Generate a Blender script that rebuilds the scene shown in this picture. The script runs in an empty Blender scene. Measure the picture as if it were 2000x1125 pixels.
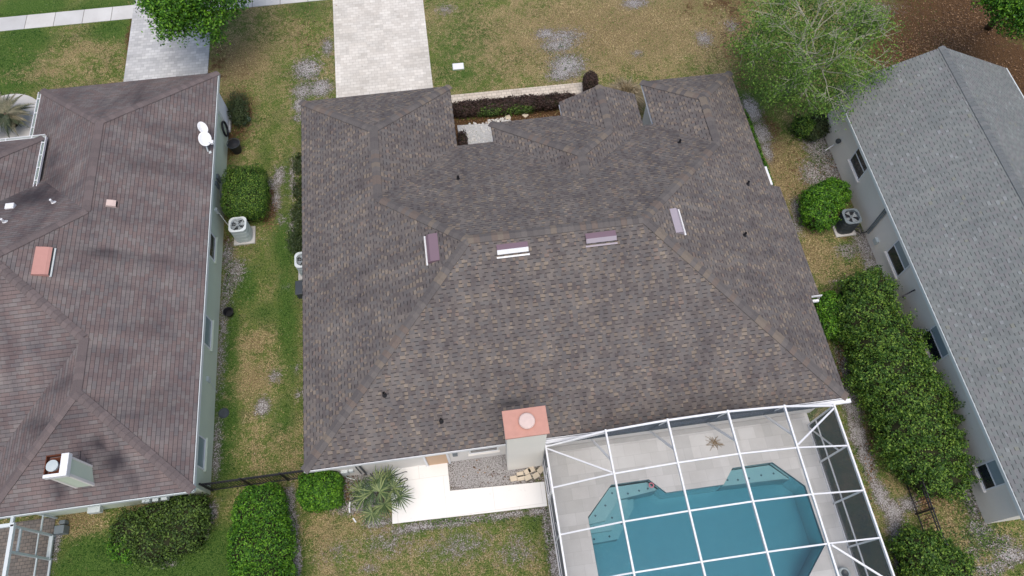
import bpy, math, random
import numpy as np
from mathutils import Vector, Matrix
random.seed(7); RS=np.random.RandomState(11)
SC=bpy.context.scene; COL=SC.collection
# ---------------------------------------------------------------- camera (a drone 28 m above the back garden)
F=1400.; TAU=math.radians(26.57); PSI=math.radians(7.82); HC=28.
_h=np.array([math.sin(PSI),math.cos(PSI),0]); _r=np.array([math.cos(PSI),-math.sin(PSI),0]); _d=np.array([0,0,-1.])
_a=math.cos(TAU)*_d+math.sin(TAU)*_h; _u=-math.sin(TAU)*_d+math.cos(TAU)*_h; _C=np.array([0,0,HC])
cam=bpy.data.cameras.new('camera'); cam.sensor_width=36; cam.lens=F/2000*36; cam.clip_start=.5; cam.clip_end=2000
co=bpy.data.objects.new('camera',cam); COL.objects.link(co); SC.camera=co
M=Matrix.Identity(4)
for i in range(3): M[i][0]=_r[i]; M[i][1]=_u[i]; M[i][2]=-_a[i]; M[i][3]=_C[i]
co.matrix_world=M
# ---------------------------------------------------------------- light: high thin overcast, soft sun from behind the camera
SUN_EL=math.radians(73); SUN_AZ=math.radians(176)      # compass bearing, Y = north
w=bpy.data.worlds.new('World'); SC.world=w; w.use_nodes=True
nt=w.node_tree; nt.nodes.clear()
sk=nt.nodes.new('ShaderNodeTexSky'); sk.sky_type='NISHITA'; sk.sun_disc=False
sk.sun_elevation=SUN_EL; sk.sun_rotation=SUN_AZ; sk.air_density=1.0; sk.dust_density=4.0; sk.ozone_density=1.0
bg=nt.nodes.new('ShaderNodeBackground'); bg.inputs[1].default_value=.14
ow=nt.nodes.new('ShaderNodeOutputWorld'); nt.links.new(sk.outputs[0],bg.inputs[0]); nt.links.new(bg.outputs[0],ow.inputs[0])
sl=bpy.data.lights.new('sun','SUN'); sl.energy=1.0; sl.angle=math.radians(40); sl.color=(1,.95,.87)
so=bpy.data.objects.new('sun',sl); COL.objects.link(so)
sd=Vector((math.sin(SUN_AZ)*math.cos(SUN_EL),math.cos(SUN_AZ)*math.cos(SUN_EL),math.sin(SUN_EL)))
so.rotation_euler=sd.to_track_quat('Z','Y').to_euler(); so.location=(0,-10,60)
SC.render.engine='CYCLES'
SC.view_settings.view_transform='Standard'; SC.view_settings.look='None'; SC.view_settings.gamma=1; SC.view_settings.exposure=.38
SC.cycles.max_bounces=6; SC.cycles.transparent_max_bounces=16; SC.cycles.diffuse_bounces=3
# ---------------------------------------------------------------- helpers
def ray(px,py): return _a+_r*(px-1000)/F-_u*(py-562.5)/F
def G(px,py,z=0.):          # measured photo point -> world point at height z
    v=ray(px,py); t=(z-HC)/v[2]; p=_C+v*t; return (float(p[0]),float(p[1]),z)
def link(o,parent=None):
    COL.objects.link(o)
    if parent: o.parent=parent
    return o
def tag(o,label=None,cat=None,group=None,kind=None):
    if label: o['label']=label
    if cat: o['category']=cat
    if group: o['group']=group
    if kind: o['kind']=kind
    return o
def empty(name,loc,label,cat,group=None,rz=0):
    o=bpy.data.objects.new(name,None); o.location=loc; o.rotation_euler=(0,0,rz); o.empty_display_size=.3
    return tag(link(o),label,cat,group)
class MB:
    def __init__(s): s.v=[];s.f=[];s.m=[];s.r=[];s.uv=[]
    def add(s,vs,fs,m=0,r=None,uv=None):
        b=len(s.v); s.v+= [tuple(map(float,p)) for p in vs]
        for i,f in enumerate(fs):
            s.f.append([b+k for k in f]); s.m.append(m); s.r.append(random.random() if r is None else r)
            s.uv.append(uv[i] if uv else None)
    def box(s,x0,x1,y0,y1,z0,z1,m=0,r=None):
        s.add([(x0,y0,z0),(x1,y0,z0),(x1,y1,z0),(x0,y1,z0),(x0,y0,z1),(x1,y0,z1),(x1,y1,z1),(x0,y1,z1)],
              [(0,3,2,1),(4,5,6,7),(0,1,5,4),(1,2,6,5),(2,3,7,6),(3,0,4,7)],m,r)
    def bar(s,a,b,w=.05,h=None,m=0,up=(0,0,1),r=None):
        a=Vector(a);b=Vector(b);d=(b-a).normalized();h=h or w
        U=Vector(up)
        if abs(d.dot(U))>.97: U=Vector((0,1,0))
        X=d.cross(U).normalized()*w/2; Y=X.normalized().cross(d).normalized()*h/2
        q=[a-X-Y,a+X-Y,a+X+Y,a-X+Y,b-X-Y,b+X-Y,b+X+Y,b-X+Y]
        s.add(q,[(0,3,2,1),(4,5,6,7),(0,1,5,4),(1,2,6,5),(2,3,7,6),(3,0,4,7)],m,r)
    def tube(s,pts,rad,n=6,m=0,r=None,cap=True):
        pts=[Vector(p) for p in pts]; R=rad if isinstance(rad,(list,tuple)) else [rad]*len(pts)
        vs=[];prev=None
        for i,p in enumerate(pts):
            d=(pts[min(i+1,len(pts)-1)]-pts[max(i-1,0)]).normalized()
            U=prev if prev is not None and abs(d.dot(prev))<.95 else (Vector((0,0,1)) if abs(d.z)<.9 else Vector((1,0,0)))
            X=d.cross(U).normalized();Y=X.cross(d).normalized();prev=Y
            for k in range(n):
                t=2*math.pi*k/n; vs.append(p+(X*math.cos(t)+Y*math.sin(t))*R[i])
        fs=[(i*n+k,i*n+(k+1)%n,(i+1)*n+(k+1)%n,(i+1)*n+k) for i in range(len(pts)-1) for k in range(n)]
        if cap: fs+= [tuple(range(n))[::-1],tuple((len(pts)-1)*n+k for k in range(n))]
        s.add(vs,fs,m,r)
    def lathe(s,prof,c=(0,0,0),n=24,m=0,r=None):   # prof: list of (radius, z)
        vs=[(c[0]+R*math.cos(2*math.pi*k/n),c[1]+R*math.sin(2*math.pi*k/n),c[2]+z) for R,z in prof for k in range(n)]
        fs=[(i*n+k,i*n+(k+1)%n,(i+1)*n+(k+1)%n,(i+1)*n+k) for i in range(len(prof)-1) for k in range(n)]
        s.add(vs,fs,m,r)
    def prism(s,poly,z0,z1,m=0,r=None,bottom=True):
        n=len(poly); vs=[(x,y,z0) for x,y in poly]+[(x,y,z1) for x,y in poly]
        A=sum(poly[i][0]*poly[(i+1)%n][1]-poly[(i+1)%n][0]*poly[i][1] for i in range(n))
        fs=[(i,(i+1)%n,n+(i+1)%n,n+i) for i in range(n)]+[tuple(range(n,2*n))]
        if bottom: fs.append(tuple(range(n))[::-1])
        if A<0: fs=[f[::-1] for f in fs]
        s.add(vs,fs,m,r)
    def build(s,name,mats,parent=None,smooth=False,bevel=0):
        me=bpy.data.meshes.new(name); me.from_pydata(s.v,[],s.f)
        for mt in (mats if isinstance(mats,(list,tuple)) else [mats]): me.materials.append(mt)
        me.polygons.foreach_set('material_index',s.m)
        at=me.attributes.new('rnd','FLOAT','FACE'); at.data.foreach_set('value',s.r)
        if any(u is not None for u in s.uv):
            uvl=me.uv_layers.new(name='UVMap'); k=0
            for f,u in zip(s.f,s.uv):
                for j in range(len(f)):
                    if u: uvl.data[k].uv=u[j]
                    k+=1
        if smooth: me.polygons.foreach_set('use_smooth',[True]*len(s.f))
        me.update(); o=bpy.data.objects.new(name,me); link(o,parent)
        if bevel:
            b=o.modifiers.new('bevel','BEVEL'); b.width=bevel; b.segments=2; b.limit_method='ANGLE'
        return o
def local(mb,loc):           # shift a world-space mesh so that it sits under an Empty at loc
    mb.v=[(x-loc[0],y-loc[1],z-loc[2]) for x,y,z in mb.v]; return mb
# ---------------------------------------------------------------- materials
class NT:
    def __init__(s,name,rough=.8,spec=.3,metal=0):
        s.m=bpy.data.materials.new(name); s.m.use_nodes=True; s.t=s.m.node_tree; s.t.nodes.clear()
        s.b=s.n('ShaderNodeBsdfPrincipled'); s.o=s.n('ShaderNodeOutputMaterial'); s.l(s.b.outputs[0],s.o.inputs[0])
        s.b.inputs['Roughness'].default_value=rough; s.b.inputs['Specular IOR Level'].default_value=spec; s.b.inputs['Metallic'].default_value=metal
    def n(s,t,**k):
        x=s.t.nodes.new(t)
        for a,b in k.items(): setattr(x,a,b)
        return x
    def l(s,a,b): s.t.links.new(a,b)
    def put(s,sock,v):
        if isinstance(v,bpy.types.NodeSocket): s.l(v,sock)
        elif v is not None:
            if isinstance(v,(tuple,list)) and len(v)==3 and sock.type=='RGBA': v=(*v,1)
            sock.default_value=v
    def math(s,op,a,b=None,c=None,clamp=False):
        x=s.n('ShaderNodeMath',operation=op); x.use_clamp=clamp
        for i,v in enumerate((a,b,c)):
            if v is not None: s.put(x.inputs[i],v)
        return x.outputs[0]
    def mix(s,f,a,b,mode='MIX'):
        x=s.n('ShaderNodeMix',data_type='RGBA',blend_type=mode); s.put(x.inputs[0],f); s.put(x.inputs[6],a); s.put(x.inputs[7],b); return x.outputs[2]
    def noise(s,scale,detail=4,vec=None,rough=.6,dist=0):
        x=s.n('ShaderNodeTexNoise'); x.inputs['Scale'].default_value=scale; x.inputs['Detail'].default_value=detail
        x.inputs['Roughness'].default_value=rough; x.inputs['Distortion'].default_value=dist
        if vec is not None: s.l(vec,x.inputs['Vector'])
        return x.outputs[0]
    def pos(s): return s.n('ShaderNodeNewGeometry').outputs['Position']
    def attr(s,name): return s.n('ShaderNodeAttribute',attribute_name=name).outputs['Fac']
    def xyz(s,v):
        x=s.n('ShaderNodeSeparateXYZ'); s.l(v,x.inputs[0]); return x.outputs
    def comb(s,a,b,c=0.):
        x=s.n('ShaderNodeCombineXYZ')
        for i,v in enumerate((a,b,c)): s.put(x.inputs[i],v)
        return x.outputs[0]
    def white(s,v,dim='3D'):
        x=s.n('ShaderNodeTexWhiteNoise',noise_dimensions=dim); s.l(v,x.inputs['W' if dim=='1D' else 'Vector']); return x.outputs[0]
    def ramp(s,f,stops,interp='LINEAR'):
        x=s.n('ShaderNodeValToRGB'); x.color_ramp.interpolation=interp; e=x.color_ramp.elements
        while len(e)<len(stops): e.new(.5)
        for i,(p,c) in enumerate(stops): e[i].position=p; e[i].color=(*c,1) if len(c)==3 else c
        s.l(f,x.inputs[0]); return x.outputs[0]
    def step(s,v,a,b):
        x=s.n('ShaderNodeMapRange',interpolation_type='SMOOTHSTEP'); s.put(x.inputs[0],v); x.inputs[1].default_value=a; x.inputs[2].default_value=b; return x.outputs[0]
    def col(s,c): s.put(s.b.inputs['Base Color'],c); return s
    def bump(s,h,strength=.3,dist=.02):
        x=s.n('ShaderNodeBump'); x.inputs['Strength'].default_value=strength; x.inputs['Distance'].default_value=dist
        s.l(h,x.inputs['Height']); s.l(x.outputs[0],s.b.inputs['Normal']); return s
def plain(name,c,rough=.6,spec=.4,metal=0,var=.12,scale=3.):
    N=NT(name,rough,spec,metal); n=N.noise(scale,5,N.pos()); n2=N.noise(scale*14,3,N.pos())
    f=N.math('ADD',N.math('MULTIPLY',n,.7),N.math('MULTIPLY',n2,.3))
    N.col(N.mix(f,tuple(x*(1-var*1.6) for x in c),tuple(min(1,x*(1+var*1.2)) for x in c))); return N.m
def shingle(name,cols,tan,tan_amt,exp,wd,dark,lam=True,streak=None,streak_c=(.03,.03,.033),bond=False):
    N=NT(name,.92,.15); uv=N.n('ShaderNodeUVMap').outputs[0]; x,y,_=N.xyz(uv)
    v=N.math('DIVIDE',y,exp); row=N.math('FLOOR',v); fv=N.math('FRACT',v)
    off=N.math('MULTIPLY',row,.5) if bond else N.math('MULTIPLY',N.white(row,'1D'),17.)
    u=N.math('ADD',N.math('DIVIDE',x,wd),off); cell=N.math('FLOOR',u); fu=N.math('FRACT',u)
    if lam:
        wn=N.white(N.comb(cell,row,3.)); th=N.math('ADD',N.math('MULTIPLY',wn,.34),.33)
        tab=N.math('LESS_THAN',fu,th)
    else: tab=N.math('ADD',0,1.)
    idv=N.comb(cell,row,tab); rn=N.white(idv)
    clus=N.noise(.9,3,uv,.6); clus2=N.noise(2.2,2,uv)
    base=N.ramp(rn,cols,'CONSTANT')
    rn2=N.white(N.comb(row,cell,N.math('ADD',tab,7.)))
    pt=N.math('MULTIPLY',N.step(clus2,.42,.62),tan_amt*2.0)
    istan=N.math('MULTIPLY',N.math('LESS_THAN',rn2,pt),tab)
    c=N.mix(istan,base,N.ramp(rn,tan,'CONSTANT'))
    # printed band and shade under each raised tab's butt, both painted into the colour
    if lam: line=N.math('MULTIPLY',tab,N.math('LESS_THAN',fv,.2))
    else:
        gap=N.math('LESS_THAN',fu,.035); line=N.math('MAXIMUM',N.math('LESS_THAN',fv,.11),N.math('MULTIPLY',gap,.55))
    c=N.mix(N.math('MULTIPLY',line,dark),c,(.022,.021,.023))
    gr=N.noise(70,2,uv,.7); c=N.mix(.55,c,N.ramp(gr,[(.25,(.62,.62,.62)),(.75,(1.34,1.34,1.34))]),'MULTIPLY')
    sm=N.n('ShaderNodeMapping'); sm.inputs['Scale'].default_value=(1.6,.22,1); N.l(uv,sm.inputs[0]); stn=N.noise(1.,4,sm.outputs[0],.6)
    vs=.4 if name.startswith('grey') else .8
    c=N.mix(vs,c,N.ramp(clus,[(.3,(.82,.81,.84)),(.7,(1.16,1.15,1.12))]),'MULTIPLY'); c=N.mix(vs,c,N.ramp(stn,[(.34,(.80,.80,.82)),(.62,(1.1,1.1,1.09))]),'MULTIPLY')
    if streak is not None:      # algae running down the slope
        sx=N.n('ShaderNodeMapping'); sx.inputs['Scale'].default_value=(1.0,.28,1); N.l(uv,sx.inputs[0])
        s1=N.noise(.8,5,sx.outputs[0],.65); c=N.mix(N.math('MULTIPLY',N.step(s1,.44,.70),streak),c,streak_c)
    # algae and other dark patches, given as a mesh attribute
        c=N.mix(N.step(N.math('ADD',N.attr('algae_dark'),N.math('MULTIPLY',N.math('SUBTRACT',s1,.5),1.1)),.35,1.25),c,streak_c)
    N.col(c)
    h=N.math('ADD',N.math('MULTIPLY',tab,.5),N.math('MULTIPLY',N.math('SUBTRACT',1.,fv),.6)); h=N.math('ADD',h,N.math('MULTIPLY',gr,.3))
    N.bump(h,.5,.012); return N.m
MAT={}
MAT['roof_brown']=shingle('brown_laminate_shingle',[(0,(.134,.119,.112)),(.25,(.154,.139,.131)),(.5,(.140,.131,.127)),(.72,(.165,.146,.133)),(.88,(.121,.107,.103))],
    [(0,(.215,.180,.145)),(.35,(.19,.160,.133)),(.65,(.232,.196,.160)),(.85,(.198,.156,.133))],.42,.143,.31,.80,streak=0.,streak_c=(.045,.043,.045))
MAT['roof_red']=shingle('weathered_red_shingle',[(0,(.170,.138,.134)),(.2,(.184,.160,.156)),(.4,(.177,.142,.136)),(.58,(.192,.171,.166)),(.74,(.179,.140,.134)),(.88,(.164,.149,.148))],
    [(0,(.195,.175,.168)),(.5,(.17,.15,.15))],.10,.143,.305,.8,lam=False,streak=.35,streak_c=(.034,.030,.036),bond=True)
MAT['roof_grey']=shingle('grey_laminate_shingle',[(0,(.188,.207,.203)),(.3,(.206,.221,.216)),(.55,(.197,.202,.203)),(.8,(.178,.193,.189))],
    [(0,(.245,.265,.265)),(.5,(.222,.232,.20)),(.7,(.255,.27,.275))],.10,.143,.31,.6)
def capmat(name,stops):
    N=NT(name,.92,.15); c=N.ramp(N.attr('rnd'),stops,'CONSTANT'); g=N.noise(60,2,N.pos(),.7)
    c=N.mix(.5,c,N.ramp(g,[(.25,(.55,.55,.55)),(.75,(1.4,1.4,1.4))]),'MULTIPLY'); N.col(c); N.bump(g,.4,.01); return N.m
MAT['cap_brown']=capmat('brown_ridge_cap',[(0,(.130,.119,.115)),(.3,(.148,.135,.128)),(.5,(.116,.106,.104)),(.70,(.185,.157,.130)),(.84,(.160,.130,.113))])
MAT['cap_red']=capmat('red_ridge_cap',[(0,(.150,.124,.122)),(.4,(.168,.138,.135)),(.75,(.138,.115,.114))])
MAT['cap_grey']=capmat('grey_ridge_cap',[(0,(.165,.178,.182)),(.5,(.185,.195,.198)),(.8,(.155,.17,.173))])
MAT['white']=plain('white_painted_metal',(.78,.79,.8),.4,.5,0,.05)
MAT['cream']=plain('cream_stucco',(.76,.73,.68),.85,.2,0,.06,1.2)
MAT['chim']=plain('off_white_stucco_chimney',(.88,.84,.76),.85,.2,0,.05,.8)
MAT['green_st']=plain('pale_green_stucco',(.60,.67,.54),.85,.2,0,.09,.9)
MAT['grey_st']=plain('warm_grey_stucco',(.80,.765,.69),.88,.15,0,.08,.9)
MAT['terra']=plain('terracotta_painted_cap',(.56,.30,.24),.8,.2,0,.14,4.)
MAT['pinkcap']=plain('faded_pink_flue_cap',(.66,.52,.47),.6,.3,0,.1,9.)
MAT['purple']=plain('mauve_painted_metal',(.20,.135,.165),.55,.4,0,.06)
MAT['mauve_light']=plain('pale_mauve_metal',(.36,.32,.36),.5,.4,0,.06)
MAT['pink']=plain('salmon_painted_metal',(.52,.27,.23),.6,.4,0,.12)
MAT['black']=plain('black_painted_metal',(.018,.018,.022),.5,.4,0,.2)
MAT['darkgrey']=plain('charcoal_sheet_metal',(.045,.055,.065),.45,.5,0,.15)
MAT['midgrey']=plain('mid_grey_sheet_metal',(.16,.19,.205),.45,.5,0,.08)
MAT['acgrey']=plain('pale_grey_sheet_metal',(.50,.56,.56),.4,.5,0,.05)
MAT['aclight']=plain('light_grey_sheet_metal',(.62,.67,.67),.4,.5,0,.04)
MAT['blade']=plain('fan_blade_metal',(.30,.33,.34),.4,.5,.2,.1)
MAT['concrete']=plain('weathered_concrete',(.52,.51,.49),.9,.2,0,.2,2.)

MAT['brick_tile']=plain('cream_paving_brick',(.62,.54,.42),.85,.2,0,.12,5.)
MAT['rust']=plain('rusted_sheet_metal',(.16,.055,.03),.85,.2,.2,.5,12.)
MAT['wood']=plain('tan_painted_door',(.62,.42,.27),.6,.3,0,.06)
MAT['bark']=plain('pale_bark',(.38,.37,.29),.9,.15,0,.25,8.)
MAT['barkdark']=plain('brown_bark',(.11,.085,.06),.9,.15,0,.3,8.)
MAT['greenbox']=plain('faded_green_plastic',(.19,.30,.23),.5,.4,0,.06)
MAT['cable']=plain('dark_rubber',(.03,.035,.035),.5,.4,0,.1)
MAT['gutter_in']=plain('pale_green_gutter_trough',(.25,.33,.24),.7,.3,0,.2,4.)
MAT['pinktoy']=plain('pink_vinyl',(.75,.25,.3),.4,.5,0,.1)
MAT['straw']=plain('dry_brown_twig',(.32,.22,.11),.9,.1,0,.3,20.)
N=NT('window_glass_dark',.06,.6); N.col(N.mix(N.noise(1.5,2,N.pos()),(.012,.016,.022),(.03,.04,.05))); MAT['glass']=N.m
N=NT('window_glass_pale',.1,.6); N.col(N.mix(N.noise(1.5,2,N.pos()),(.22,.28,.31),(.30,.37,.41))); MAT['glass_pale']=N.m
def screenm(name,op,c):
    N=NT(name,.9,.1); N.b.inputs['Base Color'].default_value=(*c,1); tr=N.n('ShaderNodeBsdfTransparent'); mx=N.n('ShaderNodeMixShader')
    mx.inputs[0].default_value=op; N.l(tr.outputs[0],mx.inputs[1]); N.l(N.b.outputs[0],mx.inputs[2]); N.l(mx.outputs[0],N.o.inputs[0]); return N.m
MAT['scr_roof']=screenm('fine_roof_screen_mesh',.17,(.10,.12,.13)); MAT['scr_wall']=screenm('dark_wall_screen_mesh',.82,(.035,.05,.068))
MAT['scr_out']=screenm('brown_patio_screen_mesh',.12,(.05,.05,.05))
def paver(name,c1,c2,mort,bw,bh,stain=.35,msz=.012,tv=.5):
    N=NT(name,.85,.2); p=N.pos(); b=N.n('ShaderNodeTexBrick'); N.l(p,b.inputs['Vector']); b.inputs['Scale'].default_value=1; b.offset=.5
    b.inputs['Color1'].default_value=(*c1,1); b.inputs['Color2'].default_value=(*c2,1); b.inputs['Mortar'].default_value=(*mort,1)
    b.inputs['Brick Width'].default_value=bw; b.inputs['Row Height'].default_value=bh; b.inputs['Mortar Size'].default_value=msz; b.inputs['Mortar Smooth'].default_value=.3
    x,y,_=N.xyz(p); s1=N.white(N.comb(N.math('FLOOR',N.math('DIVIDE',x,bw*1.5)),N.math('FLOOR',N.math('DIVIDE',y,bh*2)),1.))
    c=N.mix(tv,b.outputs[0],N.ramp(s1,[(0,(.8,.79,.78)),(1,(1.12,1.1,1.08))]),'MULTIPLY')
    n=N.noise(.7,5,p); c=N.mix(min(.6,tv*1.2+.1),c,N.ramp(n,[(.3,(.82,.8,.78)),(.7,(1.1,1.1,1.1))]),'MULTIPLY')
    n2=N.noise(6,4,p,.7); c=N.mix(N.math('MULTIPLY',N.step(n2,.60,.74),stain),c,(.2,.17,.14))
    N.col(c); N.bump(b.outputs[1],-.25,.01); return N.m
MAT['drive_cream']=paver('cream_driveway_pavers',(.69,.67,.62),(.58,.555,.505),(.50,.475,.43),.31,.19,.5)
MAT['drive_grey']=paver('grey_driveway_pavers',(.60,.61,.61),(.45,.46,.47),(.40,.41,.41),.31,.19,.25)
MAT['patio']=paver('bright_white_concrete',(.84,.83,.80),(.82,.81,.78),(.66,.64,.60),1.83,1.55,.12,.008,.06)
MAT['walk']=paver('sand_coloured_walk_pavers',(.64,.58,.49),(.54,.48,.40),(.33,.29,.24),.25,.19,.4)
MAT['deck']=paver('travertine_pool_deck',(.70,.70,.69),(.60,.60,.585),(.54,.54,.53),.66,.46,.05,.006)
MAT['patio_brown']=paver('brown_cobble_patio',(.22,.19,.165),(.15,.14,.13),(.09,.085,.08),.19,.13,.2)
MAT['sidewalk']=paver('concrete_sidewalk',(.62,.62,.60),(.52,.53,.53),(.2,.19,.17),1.5,40.,.2,.02)
def leaf(name,c1,c2,c3,tr=.12):
    N=NT(name,.55,.35); f=N.math('ADD',N.math('MULTIPLY',N.attr('rnd'),.62),N.math('MULTIPLY',N.math('SUBTRACT',N.noise(2.2,4,N.pos(),.7),.22),.75))
    c=N.ramp(f,[(.15,c1),(.5,c2),(.85,c3)]); N.col(c)
    t=N.n('ShaderNodeBsdfTranslucent'); N.l(c,t.inputs[0]); mx=N.n('ShaderNodeMixShader'); mx.inputs[0].default_value=tr
    N.l(N.b.outputs[0],mx.inputs[1]); N.l(t.outputs[0],mx.inputs[2]); N.l(mx.outputs[0],N.o.inputs[0]); return N.m
MAT['leaf_bright']=leaf('bright_green_leaves',(.010,.045,.004),(.045,.15,.008),(.17,.36,.022))
MAT['leaf_mid']=leaf('mid_green_leaves',(.012,.038,.006),(.045,.12,.012),(.21,.33,.045))
MAT['leaf_olive']=leaf('olive_green_leaves',(.014,.032,.008),(.045,.09,.015),(.15,.24,.04))
MAT['leaf_dark']=leaf('dark_green_leaves',(.02,.035,.014),(.04,.065,.02),(.08,.11,.04))
MAT['leaf_red']=leaf('dark_maroon_leaves',(.022,.014,.012),(.05,.028,.022),(.085,.05,.04),.1)
MAT['leaf_tree']=leaf('pale_green_tree_leaves',(.022,.06,.008),(.075,.17,.018),(.22,.36,.055))
MAT['palm']=leaf('green_fan_palm_leaf',(.022,.045,.018),(.07,.12,.04),(.26,.31,.12),.1)
MAT['cycad']=leaf('grey_green_frond',(.02,.035,.014),(.07,.09,.045),(.26,.23,.15),.1)
MAT['pampas']=leaf('dry_tan_grass_blade',(.14,.11,.06),(.30,.24,.14),(.5,.42,.28),.15)
N=NT('inner_shade_core',.95,.1); N.col(N.mix(N.noise(9,4,N.pos()),(.012,.016,.008),(.04,.042,.02))); MAT['core']=N.m  # near-black colour that paints the shade deep inside the shrubs
# ---------------------------------------------------------------- ground cover map (what grows or lies where)
BL={'sand':[(572,350,8,50,.55),(570,440,8,40,.45),(600,135,26,20,.8),(592,178,22,16,.7),(625,172,24,16,.8),(640,92,12,18,.6),(585,205,12,14,.8),(583,228,10,10,.6),(1100,72,42,16,.62),(1066,66,20,10,.75),(1090,88,34,14,.7),(1108,128,32,22,.85),(1095,145,26,12,.8),(1375,75,18,16,.6),(1428,50,16,14,.5),(1240,6,26,10,.7),(870,18,22,12,.45),(1245,104,12,6,.6),
 (1468,215,16,26,.9),(1488,262,16,22,.85),(1498,295,10,20,.8),(1600,285,26,40,.9),(1590,340,26,30,.7),(1625,330,24,26,.75),(1640,300,14,50,.7),(1560,410,16,26,.7),(1555,440,12,20,.6),(1655,490,24,16,.6),(1690,480,20,40,.75),(1702,515,16,20,.8),(1640,555,20,12,.4),
 (545,345,10,20,.8),(540,390,10,22,.7),(535,358,18,14,.6),(548,430,8,12,.5),(445,500,10,30,.7),(460,530,18,28,.6),(445,560,12,40,.6),(437,620,9,60,.6),(432,700,8,80,.55),(425,860,8,60,.6),(422,905,10,30,.6),(468,470,50,14,.3),
 (513,795,13,16,.9),(536,735,14,12,.6),(585,770,7,12,.6),(580,720,6,10,.5),(560,560,10,8,.3),
 (1640,650,10,50,.5),(1652,720,12,50,.75),(1662,790,16,40,.9),(1676,850,16,36,.95),(1690,890,14,40,.85),(1706,940,12,36,.7),(1722,970,14,30,.9),(1745,1000,18,26,.95),(1752,1050,14,40,.9),(1762,1100,14,40,.85),(1775,985,22,14,.8),
 (1895,975,14,44,.85),(1880,930,16,24,.7),(1915,1035,24,20,.8),(1950,1060,44,16,.6),(1975,1085,34,20,.75),(1900,1080,20,14,.5),(1935,1110,50,14,.6),(1860,940,14,18,.6),
 (700,985,46,16,.85),(665,950,18,30,.8),(740,1020,30,10,.8),(820,1028,60,8,.8),(900,1018,60,8,.75),(990,1006,60,8,.7),(1050,998,24,8,.8),(1072,1040,8,50,.9),(1082,1100,8,50,.9),(640,985,34,8,.6),(566,985,10,40,.9),(572,1040,9,50,.9),(578,1100,8,50,.85),(715,940,50,40,.9),
 (950,920,90,50,1.3),(760,1060,70,36,.36),(900,1065,80,36,.38),(1010,1080,50,30,.4),(660,1080,50,30,.3),(830,1075,30,10,.35),(1010,1060,30,30,.35),(720,1110,26,10,.45),(415,1000,10,20,.8),(400,1040,8,16,.5),(110,1060,6,40,.7),(330,1098,20,4,.5),(1700,20,60,20,.4)],
 'mulch':[(430,120,26,50,.45),(480,150,30,40,.35),(1440,40,20,60,.5),(1500,250,30,40,.5),(450,260,16,60,.6),(445,470,10,40,.5),(1670,470,24,20,.5),(1610,320,16,50,.6),(1780,110,70,60,.9),(1850,60,110,80,1),(1960,140,90,70,.95),(1930,10,120,70,1),(1445,120,30,70,.45),(1400,10,110,24,.45),(528,395,12,34,.85),(520,420,12,20,.7),(600,20,30,40,.2),(252,70,8,50,.55),(1960,200,40,30,.6),(1640,240,30,30,.7),(1000,232,120,12,1.),(960,262,60,10,.4),(1615,310,12,40,.3),(470,215,30,45,.6),(668,955,14,26,.6),(890,260,10,40,1),(1800,960,14,50,.6),(465,270,20,40,.5)],
 'dry':[(1200,60,260,90,.8),(1050,110,120,60,.6),(1380,60,100,80,.7),(1150,20,300,40,.6),(560,60,60,30,.45),(470,120,60,50,.8),(1530,340,40,80,.75),(1590,500,50,50,.7),(1540,300,40,60,.5),(500,665,34,24,.7),(500,740,40,40,.7),(490,880,40,30,.5),(560,880,30,50,.5),(170,95,80,14,.6),(120,120,70,14,.5),(90,140,60,14,.6),(210,130,60,14,.4),(150,1020,50,22,.8),(220,1030,30,20,.4),(700,1040,80,30,.55),(780,1080,110,30,.45),(950,1070,90,30,.4),(640,1060,50,60,.5),(1700,1000,16,80,.5),(1840,960,30,60,.7),(1850,1030,30,60,.6),(1900,1100,60,30,.5),(1500,440,60,60,.4),(860,30,40,30,.5),(480,25,40,20,.5),(1870,1100,60,30,.5)],
 'lush':[(520,140,24,50,.4),(540,240,20,40,.3),(510,530,40,40,.4),(570,700,14,70,.5),(600,260,20,30,.5),(1130,1020,1,1,.1),(20,130,60,50,.9),(40,80,50,30,.8),(220,60,40,26,.7),(60,15,60,20,.9),(200,15,60,20,.7),(920,85,60,60,.75),(900,140,40,24,.7),(870,100,20,60,.5),(1000,110,30,20,.4),(250,1100,120,40,1),(400,1090,70,50,1),(180,1080,50,40,.8),(350,1110,90,30,1),(480,560,24,40,.7),(560,620,20,100,.7),(450,700,14,120,.8),(440,830,20,100,.9),(560,470,26,60,.7),(555,830,20,60,.6),(520,610,40,24,.5),(860,1015,30,14,.6),(900,1060,40,30,.4),(600,1100,20,30,.5),(1040,1020,24,40,.5),(1700,1060,14,60,.4),(1180,106,10,7,.9),(520,300,16,50,.4),(600,20,30,30,.5),(1460,180,40,80,.6),(560,350,10,60,.5)]}
def blobs_eval(kind,X,Y):
    out=np.zeros_like(X)
    for px,py,rx,ry,a in BL[kind]:
        c=G(px,py); e=G(px+rx,py); f=G(px,py+ry); g_=1.0 if kind=='sand' else 1.25; Rx=max(.16,abs(e[0]-c[0])*g_); Ry=max(.16,abs(f[1]-c[1])*g_)
        q=((X-c[0])/Rx)**2+((Y-c[1])/Ry)**2
        out=np.maximum(out,a*np.exp(-q*.75))
    return out
def cover(X,Y): return {k:blobs_eval(k,X,Y) for k in BL}
N=NT('lawn_sand_and_leaf_litter',.95,.12); p=N.pos()
n1=N.noise(1.3,5,p,.65); n2=N.noise(5.,5,p,.7); n3=N.noise(22,4,p,.75); n4=N.noise(60,2,p,.7); n5=N.noise(.45,4,p)
sp=N.n('ShaderNodeMapping'); sp.inputs['Rotation'].default_value=(0,0,.6); sp.inputs['Scale'].default_value=(1,3,1); N.l(p,sp.inputs[0]); n6=N.noise(9,4,sp.outputs[0],.7)
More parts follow.
